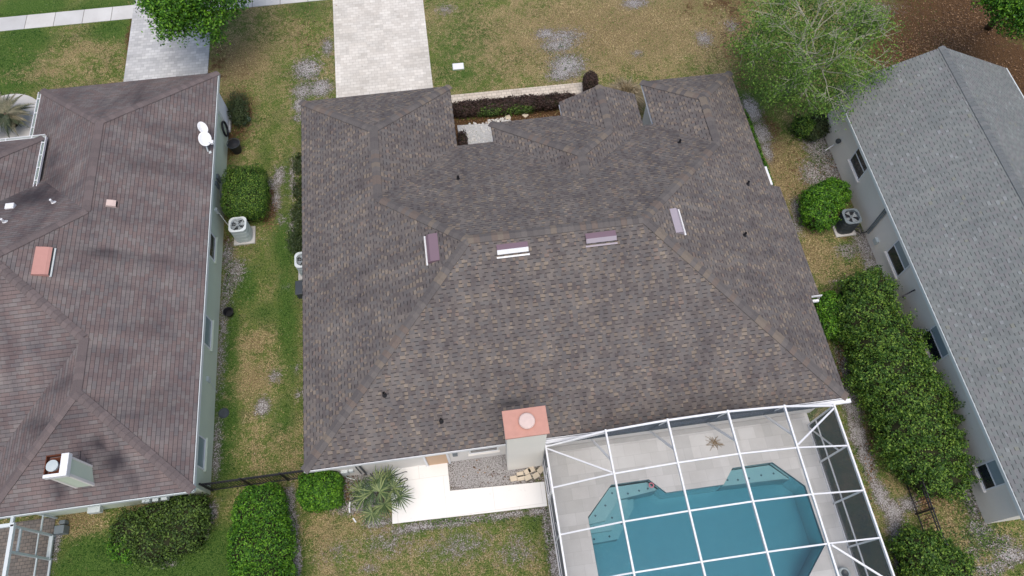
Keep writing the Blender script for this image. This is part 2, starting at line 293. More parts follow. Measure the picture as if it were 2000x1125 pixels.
grain=N.math('ADD',N.math('MULTIPLY',n3,.55),N.math('MULTIPLY',n4,.45))
green=N.ramp(grain,[(.40,(.030,.055,.010)),(.5,(.11,.16,.035)),(.60,(.26,.30,.09))])
lush=N.ramp(grain,[(.40,(.018,.050,.009)),(.5,(.065,.13,.024)),(.62,(.17,.25,.06))])
dry=N.ramp(grain,[(.40,(.085,.066,.032)),(.5,(.29,.225,.11)),(.60,(.62,.50,.27))])
sand=N.ramp(grain,[(.38,(.08,.066,.058)),(.45,(.26,.245,.235)),(.53,(.46,.445,.435)),(.64,(.68,.67,.66))])
mulch=N.ramp(grain,[(.3,(.028,.014,.008)),(.5,(.10,.055,.026)),(.68,(.25,.15,.075))])
def th(attr,k,a,b,amp=.9):
    m=N.math('ADD',N.attr(attr),N.math('MULTIPLY',N.math('SUBTRACT',k,.5),amp)); return N.step(m,a,b)
mixn=N.math('ADD',N.math('ADD',N.math('MULTIPLY',n2,.4),N.math('MULTIPLY',n1,.35)),N.math('MULTIPLY',n3,.25)); mixf=N.math('ADD',N.math('ADD',N.math('MULTIPLY',n2,.4),N.math('MULTIPLY',n3,.35)),N.math('MULTIPLY',n4,.25))
c=N.mix(N.step(mixn,.46,.57),green,dry)
big=N.noise(.7,6,p,.75); c=N.mix(N.math('MULTIPLY',N.step(big,.52,.66),.55),c,N.ramp(grain,[(.4,(.05,.04,.022)),(.5,(.15,.12,.065)),(.62,(.30,.26,.16))]))
c=N.mix(th('lush',mixn,.15,.65,2.6),c,lush)
c=N.mix(th('dry',mixn,.2,.7,2.8),c,dry)
c=N.mix(N.math('MULTIPLY',th('dry',n6,.5,.85,2.2),.35),c,mulch)
c=N.mix(th('mulch',mixn,.3,.6,2.2),c,mulch)
dirt=N.ramp(grain,[(.38,(.075,.06,.05)),(.5,(.19,.165,.145)),(.62,(.33,.30,.28))])
c=N.mix(th('sand',mixf,.25,.5,3.0),c,dirt)
mixg=N.math('ADD',N.math('MULTIPLY',n2,.3),N.math('MULTIPLY',n3,.7))
c=N.mix(th('sand',mixg,.55,.75,4.2),c,sand)
N.col(c); N.bump(N.math('ADD',n3,N.math('MULTIPLY',n4,.6)),.9,.05); MAT['ground']=N.m
def axis(a,b,step,far):
    f=list(np.arange(a,b+1e-6,step)); g=[10,30,80,250,700]; return np.array([a-k for k in g[::-1]]+f+[b+k for k in g])
def build_ground():
    xs=axis(-27,31,.2,0); ys=axis(-4,40,.2,0); X,Y=np.meshgrid(xs,ys); nx,ny=len(xs),len(ys)
    Z=.012*np.sin(X*1.3+Y*.7)+.01*np.sin(Y*2.1-X*.4); Z=np.minimum(Z,.0)-.004
    V=np.stack([X.ravel(),Y.ravel(),Z.ravel()],1); cx=(xs[:-1]+xs[1:])/2; cy=(ys[:-1]+ys[1:])/2
    CX,CY=np.meshgrid(cx,cy); keep=~((CX>2.5)&(CX<12.2)&(CY>-2.6)&(CY<6.0))
    I,J=np.meshgrid(np.arange(nx-1),np.arange(ny-1)); q=(J*nx+I)[keep]; Fc=np.stack([q,q+1,q+nx+1,q+nx],1)
    me=bpy.data.meshes.new('ground'); me.from_pydata(V.tolist(),[],Fc.tolist()); me.materials.append(MAT['ground'])
    for k,a in cover(X.ravel(),Y.ravel()).items():
        at=me.attributes.new(k,'FLOAT','POINT'); at.data.foreach_set('value',a.astype(np.float32))
    me.polygons.foreach_set('use_smooth',[True]*len(Fc)); o=bpy.data.objects.new('ground',me); link(o); tag(o,kind='structure')
build_ground()
def sheet(name,poly,z,mat,th=.06):
    m=MB(); m.prism(poly,z-th,z); o=m.build(name,mat); return tag(o,kind='structure')
def R4(x0,x1,y0,y1): return [(x0,y0),(x1,y0),(x1,y1),(x0,y1)]
sheet('sidewalk',R4(-70,70,32.70,33.72),.02,MAT['sidewalk'])
sheet('neighbour_driveway',R4(-16.12,-11.9,24.9,38),.03,MAT['drive_grey'])
sheet('driveway',R4(-5.4,-.52,22.9,42),.03,MAT['drive_cream'])
sheet('front_path',[(.2,24.5),(6.95,24.2),(7.4,23.2),(8.6,23.2),(8.3,24.0),(7.1,24.97),(.2,25.05)],.034,MAT['walk'])
sheet('patio',[(-3.88,4.68),(1.97,4.53),(2.0,5.44),(-1.62,5.59),(-1.62,6.72),(-3.8,6.78)],.06,MAT['patio'])
sheet('neighbour_patio',R4(-30,-16.42,-4,6.66),.03,MAT['patio_brown'])
# grass blades: short turf standing on the lawns
def build_turf(n=260000):
    X=RS.uniform(-24,27,n); Y=RS.uniform(-.5,34,n)
    def inside(x0,x1,y0,y1): return (X>x0)&(X<x1)&(Y>y0)&(Y<y1)
    bad=inside(-6.2,13.0,6.7,19.5)|inside(-6.2,0,19,23)|inside(-18,-10.6,6.6,25.4)|inside(18.1,26,1.7,20.8)|inside(2,12.8,-3,7)|inside(-5.45,-.48,22,40)|inside(-16.2,-11.85,24,40)|inside(-30,-16.4,-4,6.7)|inside(-70,70,32.6,33.8)|inside(-3.95,2,4.6,6.8)|inside(.2,7.2,24.2,25.1)|inside(-30,-18,8,21)
    c=cover(X,Y); dens=1-np.clip(c['sand']*1.25,0,.97); dens*=1-.85*np.clip(c['mulch'],0,1)
    k=(~bad)&(RS.rand(n)<dens); X,Y=X[k],Y[k]; c={a:b[k] for a,b in c.items()}; n=len(X)
    # patchy colour: 0 lush, .5 green, 1 straw
    ph=np.sin(X*1.7+np.sin(Y*1.1)*2)+np.sin(Y*2.3+np.sin(X*.9)*2)+.8*np.sin(X*5+Y*3)+.8*np.sin(Y*6.1-X*4)
    val=np.clip(.37+.15*ph+.36*c['dry']-.45*c['lush']+RS.normal(0,.19,n),0,1)
    ang=RS.uniform(0,2*np.pi,n); L=RS.uniform(.03,.075,n); wd=RS.uniform(.009,.020,n); lean=RS.uniform(.4,1.3,n)
    dx,dy=np.cos(ang),np.sin(ang); b=np.stack([X,Y,np.zeros(n)-.005],1); s=np.stack([-dy*wd,dx*wd,np.zeros(n)],1)
    t=b+np.stack([dx*L*lean,dy*L*lean,L*.8],1)
    V=np.stack([b-s,b+s,t+s*.3,t-s*.3],1).reshape(-1,3); Fc=np.arange(4*n).reshape(n,4)
    me=bpy.data.meshes.new('turf'); me.from_pydata(V.tolist(),[],Fc.tolist())
    at=me.attributes.new('rnd','FLOAT','FACE'); at.data.foreach_set('value',val.astype(np.float32))
    N=NT('turf_blades',.8,.15); N.col(N.ramp(N.attr('rnd'),[(0,(.020,.066,.010)),(.3,(.072,.15,.027)),(.5,(.175,.21,.055)),(.72,(.36,.29,.14)),(1,(.58,.47,.26))])); me.materials.append(N.m)
    o=bpy.data.objects.new('turf',me); link(o); tag(o,'short patchy green and straw coloured turf over the yards','grass',kind='stuff')
build_turf()
# ---------------------------------------------------------------- roofs
PI2=math.pi
def clip(poly,a,b,c,keep_pos=True):   # keep a*x+b*y+c >= 0
    s=1 if keep_pos else -1; out=[]
    for i in range(len(poly)):
        p,q=poly[i],poly[(i+1)%len(poly)]; dp=s*(a*p[0]+b*p[1]+c); dq=s*(a*q[0]+b*q[1]+c)
        if dp>=0: out.append(p)
        if (dp>0 and dq<0) or (dp<0 and dq>0):
            t=dp/(dp-dq); out.append((p[0]+(q[0]-p[0])*t,p[1]+(q[1]-p[1])*t))
    return out
def area(p): return abs(sum(p[i][0]*p[(i+1)%len(p)][1]-p[(i+1)%len(p)][0]*p[i][1] for i in range(len(p))))/2 if len(p)>2 else 0
class Block:
    def __init__(s,x0,x1,y0,y1,ze,p,ends=''):
        s.r=(x0,x1,y0,y1); s.ze=ze; s.p=p; s.pl={}
        # z = A x + B y + D
        if 'W' not in ends: s.pl['W']=(p,0,ze-p*x0)
        if 'E' not in ends: s.pl['E']=(-p,0,ze+p*x1)
        if 'S' not in ends: s.pl['S']=(0,p,ze-p*y0)
        if 'N' not in ends: s.pl['N']=(0,-p,ze+p*y1)
    def h(s,x,y): return min(A*x+B*y+D for A,B,D in s.pl.values())
def roof_mesh(blocks):
    mb=MB()
    for i,bk in enumerate(blocks):
        x0,x1,y0,y1=bk.r; sl=math.sqrt(1+bk.p**2)
        for k,(A,B,D) in bk.pl.items():
            poly=[(x0,y0),(x1,y0),(x1,y1),(x0,y1)]
            for k2,(a,b,d) in bk.pl.items():
                if k2!=k and poly: poly=clip(poly,a-A,b-B,d-D)
            pieces=[poly]
            for j,ob in enumerate(blocks):
                if j==i: continue
                eps=1e-5 if j>i else -1e-5
                cons=[(1,0,-ob.r[0]),(-1,0,ob.r[1]),(0,1,-ob.r[2]),(0,-1,ob.r[3])]+[(a-A,b-B,d-D-eps) for a,b,d in ob.pl.values()]
                new=[]
                for pc in pieces:
                    rest=pc
                    for cst in cons:
                        if len(rest)<3: break
                        out=clip(rest,*cst,keep_pos=False)
                        if area(out)>1e-5: new.append(out)
                        rest=clip(rest,*cst)
                pieces=new
            for pc in pieces:
                if area(pc)<1e-4: continue
                vs=[(x,y,A*x+B*y+D) for x,y in pc]
                if k=='W': uv=[(y,(x-x0)*sl) for x,y in pc]
                elif k=='E': uv=[(y+50,(x1-x)*sl) for x,y in pc]
                elif k=='S': uv=[(x+100,(y-y0)*sl) for x,y in pc]
                else: uv=[(x+150,(y1-y)*sl) for x,y in pc]
                mb.add(vs,[tuple(range(len(vs)))],0,.5,[uv])
    return mb
def caps(lines,mat,parent,exp=.21,hw=.17,slope=.48,name='ridge_cap',lift=.028):
    for a,b,hip in lines:
        mb=MB()
        a=Vector(a);b=Vector(b); L=(b-a).length; n=max(1,int(L/exp)); d=(b-a)/n
        hz=Vector((d.x,d.y,0)).normalized(); pr=Vector((-hz.y,hz.x,0)); drop=hw*slope*(.7071 if hip else 1)
        for i in range(n):
            p=a+d*i; q=p+d*1.18; r=random.random(); j=random.uniform(-.006,.006)
            lo=Vector((0,0,lift+.016)); hi=Vector((0,0,lift)); D=Vector((0,0,-drop)); t=Vector((0,0,-.03))
            vs=[p-pr*(hw+j)+D+lo,p+lo+Vector((0,0,.012)),p+pr*(hw+j)+D+lo,q-pr*hw+D+hi,q+hi+Vector((0,0,.006)),q+pr*hw+D+hi,
                p-pr*(hw+j)+D+lo+t,p+lo+t,p+pr*(hw+j)+D+lo+t,q-pr*hw+D+hi+t,q+pr*hw+D+hi+t]
            mb.add(vs,[(0,1,4,3),(1,2,5,4),(6,7,1,0),(7,8,2,1),(0,3,9,6),(2,8,10,5)],0,r)
        mb.build(name,mat,parent)
def strip_box(mb,p,q,out,z0,z1,w=.025,m=0):
    # board along edge p-q, outside it by 'out' (outline runs counter-clockwise)
    p=Vector((*p,0));q=Vector((*q,0));d=(q-p).normalized();n=Vector((d.y,-d.x,0))
    a=p+n*out-d*.0;b=q+n*out; c=b-n*w;e=a-n*w
    mb.add([(a.x,a.y,z0),(b.x,b.y,z0),(c.x,c.y,z0),(e.x,e.y,z0),(a.x,a.y,z1),(b.x,b.y,z1),(c.x,c.y,z1),(e.x,e.y,z1)],
           [(0,3,2,1),(4,5,6,7),(0,1,5,4),(1,2,6,5),(2,3,7,6),(3,0,4,7)],m)
def window(parent,axis_,at,a0,a1,z0,z1,side,name='window',split=False,pale=.0,blinds=False,sill=True):
    """axis_ 'x': wall plane x=at spanning y a0..a1, outward direction side (+1/-1); 'y' likewise"""
    def bx(mb,u0,u1,v0,v1,d0,d1,m=0):
        lo,hi=sorted((at+side*d0,at+side*d1))
        if axis_=='x': mb.box(lo,hi,u0,u1,v0,v1,m)
        else: mb.box(u0,u1,lo,hi,v0,v1,m)
    f=MB(); t=.05
    bx(f,a0-t,a1+t,z1,z1+t,-.01,.035); bx(f,a0-t,a1+t,z0-t,z0,-.01,.035); bx(f,a0-t,a0,z0,z1,-.01,.035); bx(f,a1,a1+t,z0,z1,-.01,.035)
    zm=(z0+z1)/2
    if split: bx(f,a0,a1,zm-.025,zm+.025,-.01,.03)
    w=f.build(name,MAT['white'],parent)
    g=MB(); bx(g,a0+.002,a1-.002,z0+.002,zm if split else z1-.002,-.008,.010); g.build('pane',MAT['glass_pale'] if blinds else MAT['glass'],w)
    if split:
        g=MB(); bx(g,a0+.002,a1-.002,zm+.002,z1-.002,-.008,.014); g.build('pane',MAT['glass_pale'] if pale else MAT['glass'],w)
    if sill:
        s=MB(); bx(s,a0-.1,a1+.1,z0-.13,z0-.052,-.01,.10); s.build('sill',MAT['cream'] if side<0 else MAT['green_st'],w)
    return w
def soffit(outline,z,parent,mat):
    m=MB(); n=len(outline); m.add([(x,y,z) for x,y in outline],[tuple(range(n))[::-1]]); return m.build('soffit',mat,parent)
P=.48; ZE=2.6
# ================================================================= MAIN HOUSE
H1=empty('brown_roofed_house',(3.4,13,0),'long low house under a wide grey-brown hipped shingle roof, in the middle of the picture','house')
def P1(mb): return local(mb,(3.4,13,0))
blocks=[Block(-6.5,13.35,6.45,19.85,ZE,P),Block(-6.5,.3,10,23.3,ZE,P),Block(9.1,13.35,12,22.35,ZE,P),Block(1.88,8.65,12,20.9,ZE,P),Block(5.13,8.65,16,21.67,ZE,P,'N')]
rm=roof_mesh(blocks)
# the small lean-out at the right eave simply carries the slope on downwards
sl=math.sqrt(1+P*P); e=.47
rm.add([(13.35,10.6,ZE),(13.35+e,10.6,ZE-e*P),(13.35+e,15.95,ZE-e*P),(13.35,15.95,ZE)],[(0,1,2,3)],0,.5,[[(60.6,0),(60.6,-e*sl),(65.95,-e*sl),(65.95,0)]])
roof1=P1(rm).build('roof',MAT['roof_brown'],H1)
def hv(bk,x,y,dz=0): return (x-3.4,y-13,bk.h(x,y)+dz)
B0,B1,B2,B3,B4=blocks
xr0,xr1=.2,6.65; yr=13.15
def off(pts): return [((a[0]-3.4,a[1]-13,a[2]),(b[0]-3.4,b[1]-13,b[2]),h) for a,b,h in pts]
def pt(x,y,bk): return (x,y,bk.h(x,y)-.0)
def ptz(x,y): return (x,y,max(b.h(x,y) for b in blocks if b.r[0]-1e-6<=x<=b.r[1]+1e-6 and b.r[2]-1e-6<=y<=b.r[3]+1e-6))
wing_y=B0.r[3]-3.4     # where the garage ridge meets the main hip
L=[(ptz(-6.5,6.45),ptz(xr0,yr),True),(ptz(13.35,6.45),ptz(xr1,yr),True),(ptz(-3.1,19.85-3.4),ptz(xr0,yr),True),(ptz(11.225,19.85-2.125),ptz(xr1,yr),True),
   (ptz(-6.5,23.3),ptz(-3.1,19.9),True),(ptz(.3,23.3),ptz(-3.1,19.9),True),(ptz(9.1,22.35),ptz(11.225,20.225),True),(ptz(13.35,22.35),ptz(11.225,20.225),True),
   (ptz(1.88,20.9),ptz(5.265,17.515),True),(ptz(6.89,19.14),ptz(5.265,17.515),True),
   (ptz(xr0,yr),ptz(xr1,yr),False),(ptz(-3.1,19.9),ptz(-3.1,16.45),False),(ptz(11.225,20.225),ptz(11.225,17.72),False),(ptz(5.265,17.515),ptz(5.265,16.46),False),(ptz(6.89,21.67),ptz(6.89,19.14),False)]
caps(off(L),MAT['cap_brown'],roof1)
OUT=[(-6.5,6.45),(13.35,6.45),(13.35,10.6),(13.82,10.6),(13.82,15.95),(13.35,15.95),(13.35,22.35),(9.1,22.35),(9.1,19.85),(8.65,19.85),(8.65,21.67),(5.13,21.67),(5.13,20.9),(1.88,20.9),(1.88,19.85),(.3,19.85),(.3,23.3),(-6.5,23.3)]
fb=MB()
for i in range(len(OUT)):
    p,q=OUT[i],OUT[(i+1)%len(OUT)]
    if p in ((8.65,21.67),(5.13,21.67),(13.82,15.95)): continue
    low=.225 if (p[0]>13.5 and q[0]>13.5) else 0
    strip_box(fb,p,q,.03 if i==0 else -.012,(ZE-.2 if i==0 else ZE-.15)-low,ZE-.012-low)
for sx in (1,-1): fb.bar((6.89,21.645,3.44-.1),(6.89+sx*1.7,21.645,2.63-.1),.02,.13)
P1(fb).build('fascia',MAT['white'],H1); so1=[(min(x,13.36)-3.4,y-13) for x,y in OUT if (x,y) not in ((13.82,10.6),(13.82,15.95),(13.35,10.6),(13.35,15.95))]; soffit(so1,ZE-.19,H1,MAT['white'])
WO=[(-6.1,6.7),(13.0,6.7),(13.0,11),(13.45,11),(13.45,15.6),(13.0,15.6),(13.0,21.95),(9.45,21.95),(9.45,19.5),(8.3,19.5),(8.3,21.3),(5.5,21.3),(5.5,20.5),(2.25,20.5),(2.25,19.5),(-.1,19.5),(-.1,22.9),(-6.1,22.9)]
wm=MB(); wm.prism([(x-3.4,y-13) for x,y in WO],-.05,ZE-.2); wm.add([(5.5-3.4,8.3,ZE-.2),(8.3-3.4,8.3,ZE-.2),(6.89-3.4,8.3,3.25)],[(0,1,2)]); wm.build('wall',MAT['cream'],H1)
# chimney on the rear wall
cm=MB(); cm.box(.66,2.0,6.06,6.9,0,4.86); ch=P1(cm).build('chimney',MAT['chim'],H1,bevel=.01)
cm=MB(); cm.box(.61,2.07,6.0,6.95,4.86,4.95); P1(cm).build('chimney_cap',[MAT['terra']],ch,bevel=.008)
cx,cy,_=G(1029,822,5.05); cm=MB(); cm.lathe([(.14,4.95),(.14,5.03),(.27,5.03),(.27,5.07),(.24,5.10),(.0001,5.12)],(cx,cy,0),28); P1(cm).build('flue_cap',MAT['pinkcap'],ch,smooth=False)
# long low vents on the upper slopes
def slope_frame(face,bk):
    A,B,D=bk.pl[face]; return A,B,D
def vent_s(x0,x1,yt,yb,mtop,mfront,label):
    # on the rear slope: high edge at yt, low edge at yb
    m=MB(); z=lambda y: B0.h((x0+x1)/2,y); zt=z(yt)+.03; ym=yb+.12; zb=z(yb)
    m.add([(x0,yt,zt),(x1,yt,zt),(x1,ym,z(ym)+.17),(x0,ym,z(ym)+.17)],[(0,3,2,1)],0)
    m.add([(x0,ym,z(ym)+.17),(x1,ym,z(ym)+.17),(x1,yb,zb+.10),(x0,yb,zb+.10)],[(0,3,2,1)],1)
    m.add([(x0,yb,zb+.10),(x1,yb,zb+.10),(x1,yb+.03,zb+.04),(x0,yb+.03,zb+.04)],[(0,3,2,1)],2)
    for x in (x0,x1): m.add([(x,yt,zt-.03),(x,yt,zt),(x,ym,z(ym)+.17),(x,yb,zb+.10),(x,yb,zb)],[(0,1,2,3,4)],0)
    m.add([(x0-.03,yb-.03,zb+.004),(x1+.03,yb-.03,zb+.004),(x1+.03,yb-.09,z(yb-.09)+.03),(x0-.03,yb-.09,z(yb-.09)+.03)],[(0,3,2,1)],1)
    o=P1(m).build('roof_vent',[mtop,mfront,MAT['black']],roof1); o['label']=label
vent_s(1.19,2.32,12.84,12.48,MAT['purple'],MAT['white'],'mauve ridge-side vent with a white front lip, left of the two on the rear slope')
vent_s(4.43,5.54,12.86,12.5,MAT['purple'],MAT['mauve_light'],'mauve ridge-side vent with a mauve lip, right of the two on the rear slope')
def vent_x(xh,xl,y0,y1,mtop,mlip,label):
    m=MB(); z=lambda x: B0.h(x,13.); s=1 if xl>xh else -1; xm=xl-s*.1
    m.add([(xh,y0,z(xh)+.03),(xh,y1,z(xh)+.03),(xm,y1,z(xm)+.16),(xm,y0,z(xm)+.16)],[(0,1,2,3)],0)
    m.add([(xm,y0,z(xm)+.16),(xm,y1,z(xm)+.16),(xl,y1,z(xl)+.09),(xl,y0,z(xl)+.09)],[(0,1,2,3)],1)
    for y in (y0,y1): m.add([(xh,y,z(xh)),(xh,y,z(xh)+.03),(xm,y,z(xm)+.16),(xl,y,z(xl)+.09),(xl,y,z(xl))],[(0,1,2,3,4)],0)
    m.add([(xl+s*.01,y0-.06,z(xl)+.02),(xl+s*.01,y1+.04,z(xl)+.02),(xl+s*.07,y1+.04,z(xl)+.04),(xl+s*.07,y0-.06,z(xl)+.04)],[(0,1,2,3)],2)
    o=P1(m).build('roof_vent',[mtop,mtop,mlip],roof1); o['label']=label
vent_x(-.88,-1.32,12.72,13.86,MAT['purple'],MAT['white'],'mauve vent on the left slope beside the hip')
vent_x(7.85,8.2,12.7,13.75,MAT['mauve_light'],MAT['white'],'pale mauve vent on the right slope beside the hip')
def on_roof(px,py,blks,ze_guess=4.):
    p=G(px,py,ze_guess)
    for _ in range(12):
        z=max([b.h(p[0],p[1]) for b in blks if b.r[0]<=p[0]<=b.r[1] and b.r[2]<=p[1]<=b.r[3]] or [ze_guess]); p=G(px,py,z)
    return p
for px,py in [(895,350),(1327,279),(1460,360),(1454,460),(751,771),(862,822)]:
    x,y,z=on_roof(px,py,blocks); m=MB(); m.lathe([(.11,-.06),(.07,.03),(.05,.05),(.05,.2),(.042,.2),(.042,.05)],(x,y,z),10); P1(m).build('vent_pipe',MAT['black'],roof1)
# rear wall openings
w1=window(H1,'y',-6.3,-.75-3.4+.1,.35-3.4,.95,1.95,-1); 
m=MB(); m.box(-2.42,-2.34,6.62,6.7,0,2.1); m.box(-1.56,-1.48,6.62,6.7,0,2.1); m.box(-2.42,-1.48,6.62,6.7,2.1,2.18); dr=P1(m).build('door',MAT['white'],H1)
m=MB(); m.box(-2.33,-1.57,6.66,6.695,.04,2.09); P1(m).build('door_leaf',MAT['wood'],dr,bevel=.004)
m=MB(); m.box(-1.32,-1.14,6.58,6.7,1.2,1.5); P1(m).build('wall_lamp',MAT['midgrey'],H1)
m=MB(); m.box(-5.55,-5.3,6.6,6.7,.55,.95); m.box(-5.25,-5.1,6.62,6.7,.7,.95); m.tube([(-5.5,6.64,.55),(-5.5,6.62,.1),(-5.2,6.5,.04)],.02); P1(m).build('meter_box',MAT['aclight'],H1)
m=MB(); m.tube([(-4.75,6.64,2.35),(-4.75,6.64,.1)],.035); m.tube([(-4.9,6.64,2.35),(-4.9,6.64,.3)],.02); P1(m).build('conduit',MAT['darkgrey'],H1)
m=MB(); m.box(-6.5,-6.44+.0,23.2,23.3,.2,.3) # small drip end
# gutter end and downspouts on the right side
m=MB(); m.box(13.1,13.75,10.48,10.58,2.22,2.34); P1(m).build('gutter',MAT['white'],H1,bevel=.01)
m=MB(); m.box(13.36,13.47,16.0,16.95,2.42,2.56); P1(m).build('gutter',MAT['white'],H1,bevel=.01)
m=MB(); m.box(2.1,13.45,6.25,6.40,2.45,2.58); P1(m).build('gutter',MAT['white'],H1,bevel=.01)
# lanai wall lights and doors under the eave
m=MB(); m.box(2.1,12.7,6.52,6.69,.02,.09,0); P1(m).build('door_track',MAT['concrete'],H1)
# ================================================================= LEFT HOUSE
LX=(-14.3,15,0); H2=empty('red_roofed_house',LX,'pale green stucco house under a streaky reddish-brown shingle roof, at the left edge','house')
def P2(mb): return local(mb,LX)
b2=[Block(-32,-10.33,8.35,21.2,ZE,P),Block(-18.3,-10.33,12,25.6,ZE,P),Block(-17.35,-10.33,6.3,16,ZE,P)]
rm=roof_mesh(b2); porch=Block(-22.6,-17.28,14,22.1,3.4,P)
prm=roof_mesh([b2[0],porch])
# keep only the porch faces that stand above the main slope
pm=MB()
for f,uv in zip(prm.f,prm.uv):
    vs=[prm.v[i] for i in f]; cxm=sum(v[0] for v in vs)/len(vs); cym=sum(v[1] for v in vs)/len(vs); czm=sum(v[2] for v in vs)/len(vs)
    if porch.r[0]<=cxm<=porch.r[1] and porch.r[2]<=cym<=porch.r[3] and abs(porch.h(cxm,cym)-czm)<.02: pm.add(vs,[tuple(range(len(vs)))],0,.5,[uv])
ALG=[(210,492,90,16,.95),(300,505,80,12,.85),(390,510,60,10,.6),(130,487,30,10,.7),(225,900,40,40,1.1),(190,865,30,24,1.1),(260,945,30,30,.7),(115,950,30,40,.9),(90,930,30,20,.6),(75,830,50,36,.85),(120,760,30,36,.75),(340,760,40,20,.6),(70,385,80,36,.95),(110,350,40,34,.9),(100,320,24,40,.8),(260,190,130,34,.75),(395,240,26,40,.45),(370,330,60,20,.4),(60,640,60,30,.35),(340,750,60,30,.4),(150,240,50,60,.3),(120,200,40,40,.3)]  # streaks, plus darker patches on the north slopes and beside the porch
def algae_dark(o,blks,org,ALG):
    # algae streaks and other dark patches; the mesh is cut finer to carry them
    import bmesh
    bm=bmesh.new(); bm.from_mesh(o.data); bmesh.ops.triangulate(bm,faces=bm.faces[:])
    for _ in range(9):
        ed=[e for e in bm.edges if e.calc_length()>.45]
        if not ed: break
        bmesh.ops.subdivide_edges(bm,edges=ed,cuts=1,use_grid_fill=False); bmesh.ops.triangulate(bm,faces=[f for f in bm.faces if len(f.verts)>4])
    bm.to_mesh(o.data); bm.free(); me=o.data; n=len(me.vertices); v=np.zeros(n*3); me.vertices.foreach_get('co',v); v=v.reshape(n,3)+np.array(org)
    a=np.zeros(n)
    for px,py,rx,ry,s in ALG:
        c=on_roof(px,py,blks,4.); e=on_roof(px+rx*.7,py,blks,4.); f=on_roof(px,py+ry*.7,blks,4.)
        q=((v[:,0]-c[0])/max(.15,abs(e[0]-c[0])))**2+((v[:,1]-c[1])/max(.15,abs(f[1]-c[1])))**2; a=np.maximum(a,s*np.exp(-q*.6))
    at=me.attributes.new('algae_dark','FLOAT','POINT'); at.data.foreach_set('value',a.astype(np.float32))
roof2=P2(rm).build('roof',MAT['roof_red'],H2); algae_dark(roof2,b2,LX,ALG); algae_dark(roof1,blocks,(3.4,13,0),[(1000,784,46,12,1.2),(1060,780,30,10,.9),(950,800,40,12,.7),(880,830,60,10,.6),(1150,800,60,10,.6),(1300,790,80,8,.5)])
pr=P2(pm).build('porch_roof',MAT['roof_red'],H2)
def z2(x,y): return (x,y,max(b.h(x,y) for b in b2 if b.r[0]-1e-6<=x<=b.r[1]+1e-6 and b.r[2]-1e-6<=y<=b.r[3]+1e-6))
L=[(z2(-18.3,25.6),z2(-14.315,21.615),True),(z2(-10.33,25.6),z2(-14.315,21.615),True),(z2(-14.315,21.615),z2(-14.315,17.215),False),
   (z2(-14.315,17.215),z2(-16.755,14.775),True),(z2(-13.84,11.86),z2(-16.755,14.775),True),(z2(-16.755,14.775),z2(-24,14.775),False),
   (z2(-13.84,11.86),z2(-13.84,9.81),False),(z2(-10.33,6.3),z2(-13.84,9.81),True),(z2(-17.35,6.3),z2(-13.84,9.81),True),
   ((-17.28,22.1,3.4),(-19.94,19.44,3.4+2.66*.48),True)]
caps([((a[0]-LX[0],a[1]-LX[1],a[2]),(b[0]-LX[0],b[1]-LX[1],b[2]),h) for a,b,h in L],MAT['cap_red'],roof2,exp=.22,hw=.17)
OUT2=[(-17.35,6.3),(-10.33,6.3),(-10.33,25.6),(-18.3,25.6),(-18.3,21.2),(-32,21.2),(-32,8.35),(-17.35,8.35)]
fb=MB()
for i in range(len(OUT2)): strip_box(fb,OUT2[i],OUT2[(i+1)%8],.035 if i in(0,1) else -.012,ZE-.2,ZE-.01,.03)
P2(fb).build('fascia',MAT['aclight'],H2); soffit([(x-LX[0],y-LX[1]) for x,y in OUT2],ZE-.19,H2,MAT['green_st'])
wm=MB(); wm.prism([(x-LX[0],y-LX[1]) for x,y in [(-16.8,6.7),(-10.7,6.7),(-10.7,25.2),(-17.9,25.2),(-17.9,20.8),(-31,20.8),(-31,9),(-16.8,9)]],-.05,ZE-.2); wm.build('wall',MAT['green_st'],H2)
for x in (-22.2,-17.7): 
    m=MB(); m.box(x-.15,x+.15,21.5,21.8,0,3.3); P2(m).build('porch_column',MAT['green_st'],H2)
def gutter(x0,y0,x1,y1,z,nb,parent):
    d=Vector((x1-x0,y1-y0,0)); Ln=d.length; d.normalize(); n=Vector((d.y,-d.x,0)); g=MB()
    a=Vector((x0,y0,z)); b=Vector((x1,y1,z)); w=.13
    for o,mt in ((0,0),(w,0)): g.bar(a+n*o+Vector((0,0,-.02)),b+n*o+Vector((0,0,-.02)),.025,.12,mt)
    g.bar(a+n*w/2-Vector((0,0,.075)),b+n*w/2-Vector((0,0,.075)),w,.01,1)
    for i in range(nb):
        p=a+(b-a)*((i+.5)/nb)+Vector((0,0,.035)); g.bar(p-n*.01,p+n*(w+.01),.035,.012,0)
    P2(g).build('gutter',[MAT['white'],MAT['gutter_in']],parent)
gutter(-18.3-.0,25.5,-18.3,22.2,2.57,4,H2); 
g0=H2.children[-1]
gutter(-17.28,19.5,-17.28,22.12,3.37,4,H2); gutter(-17.2,22.1,-22.6,22.1,3.37,5,H2)
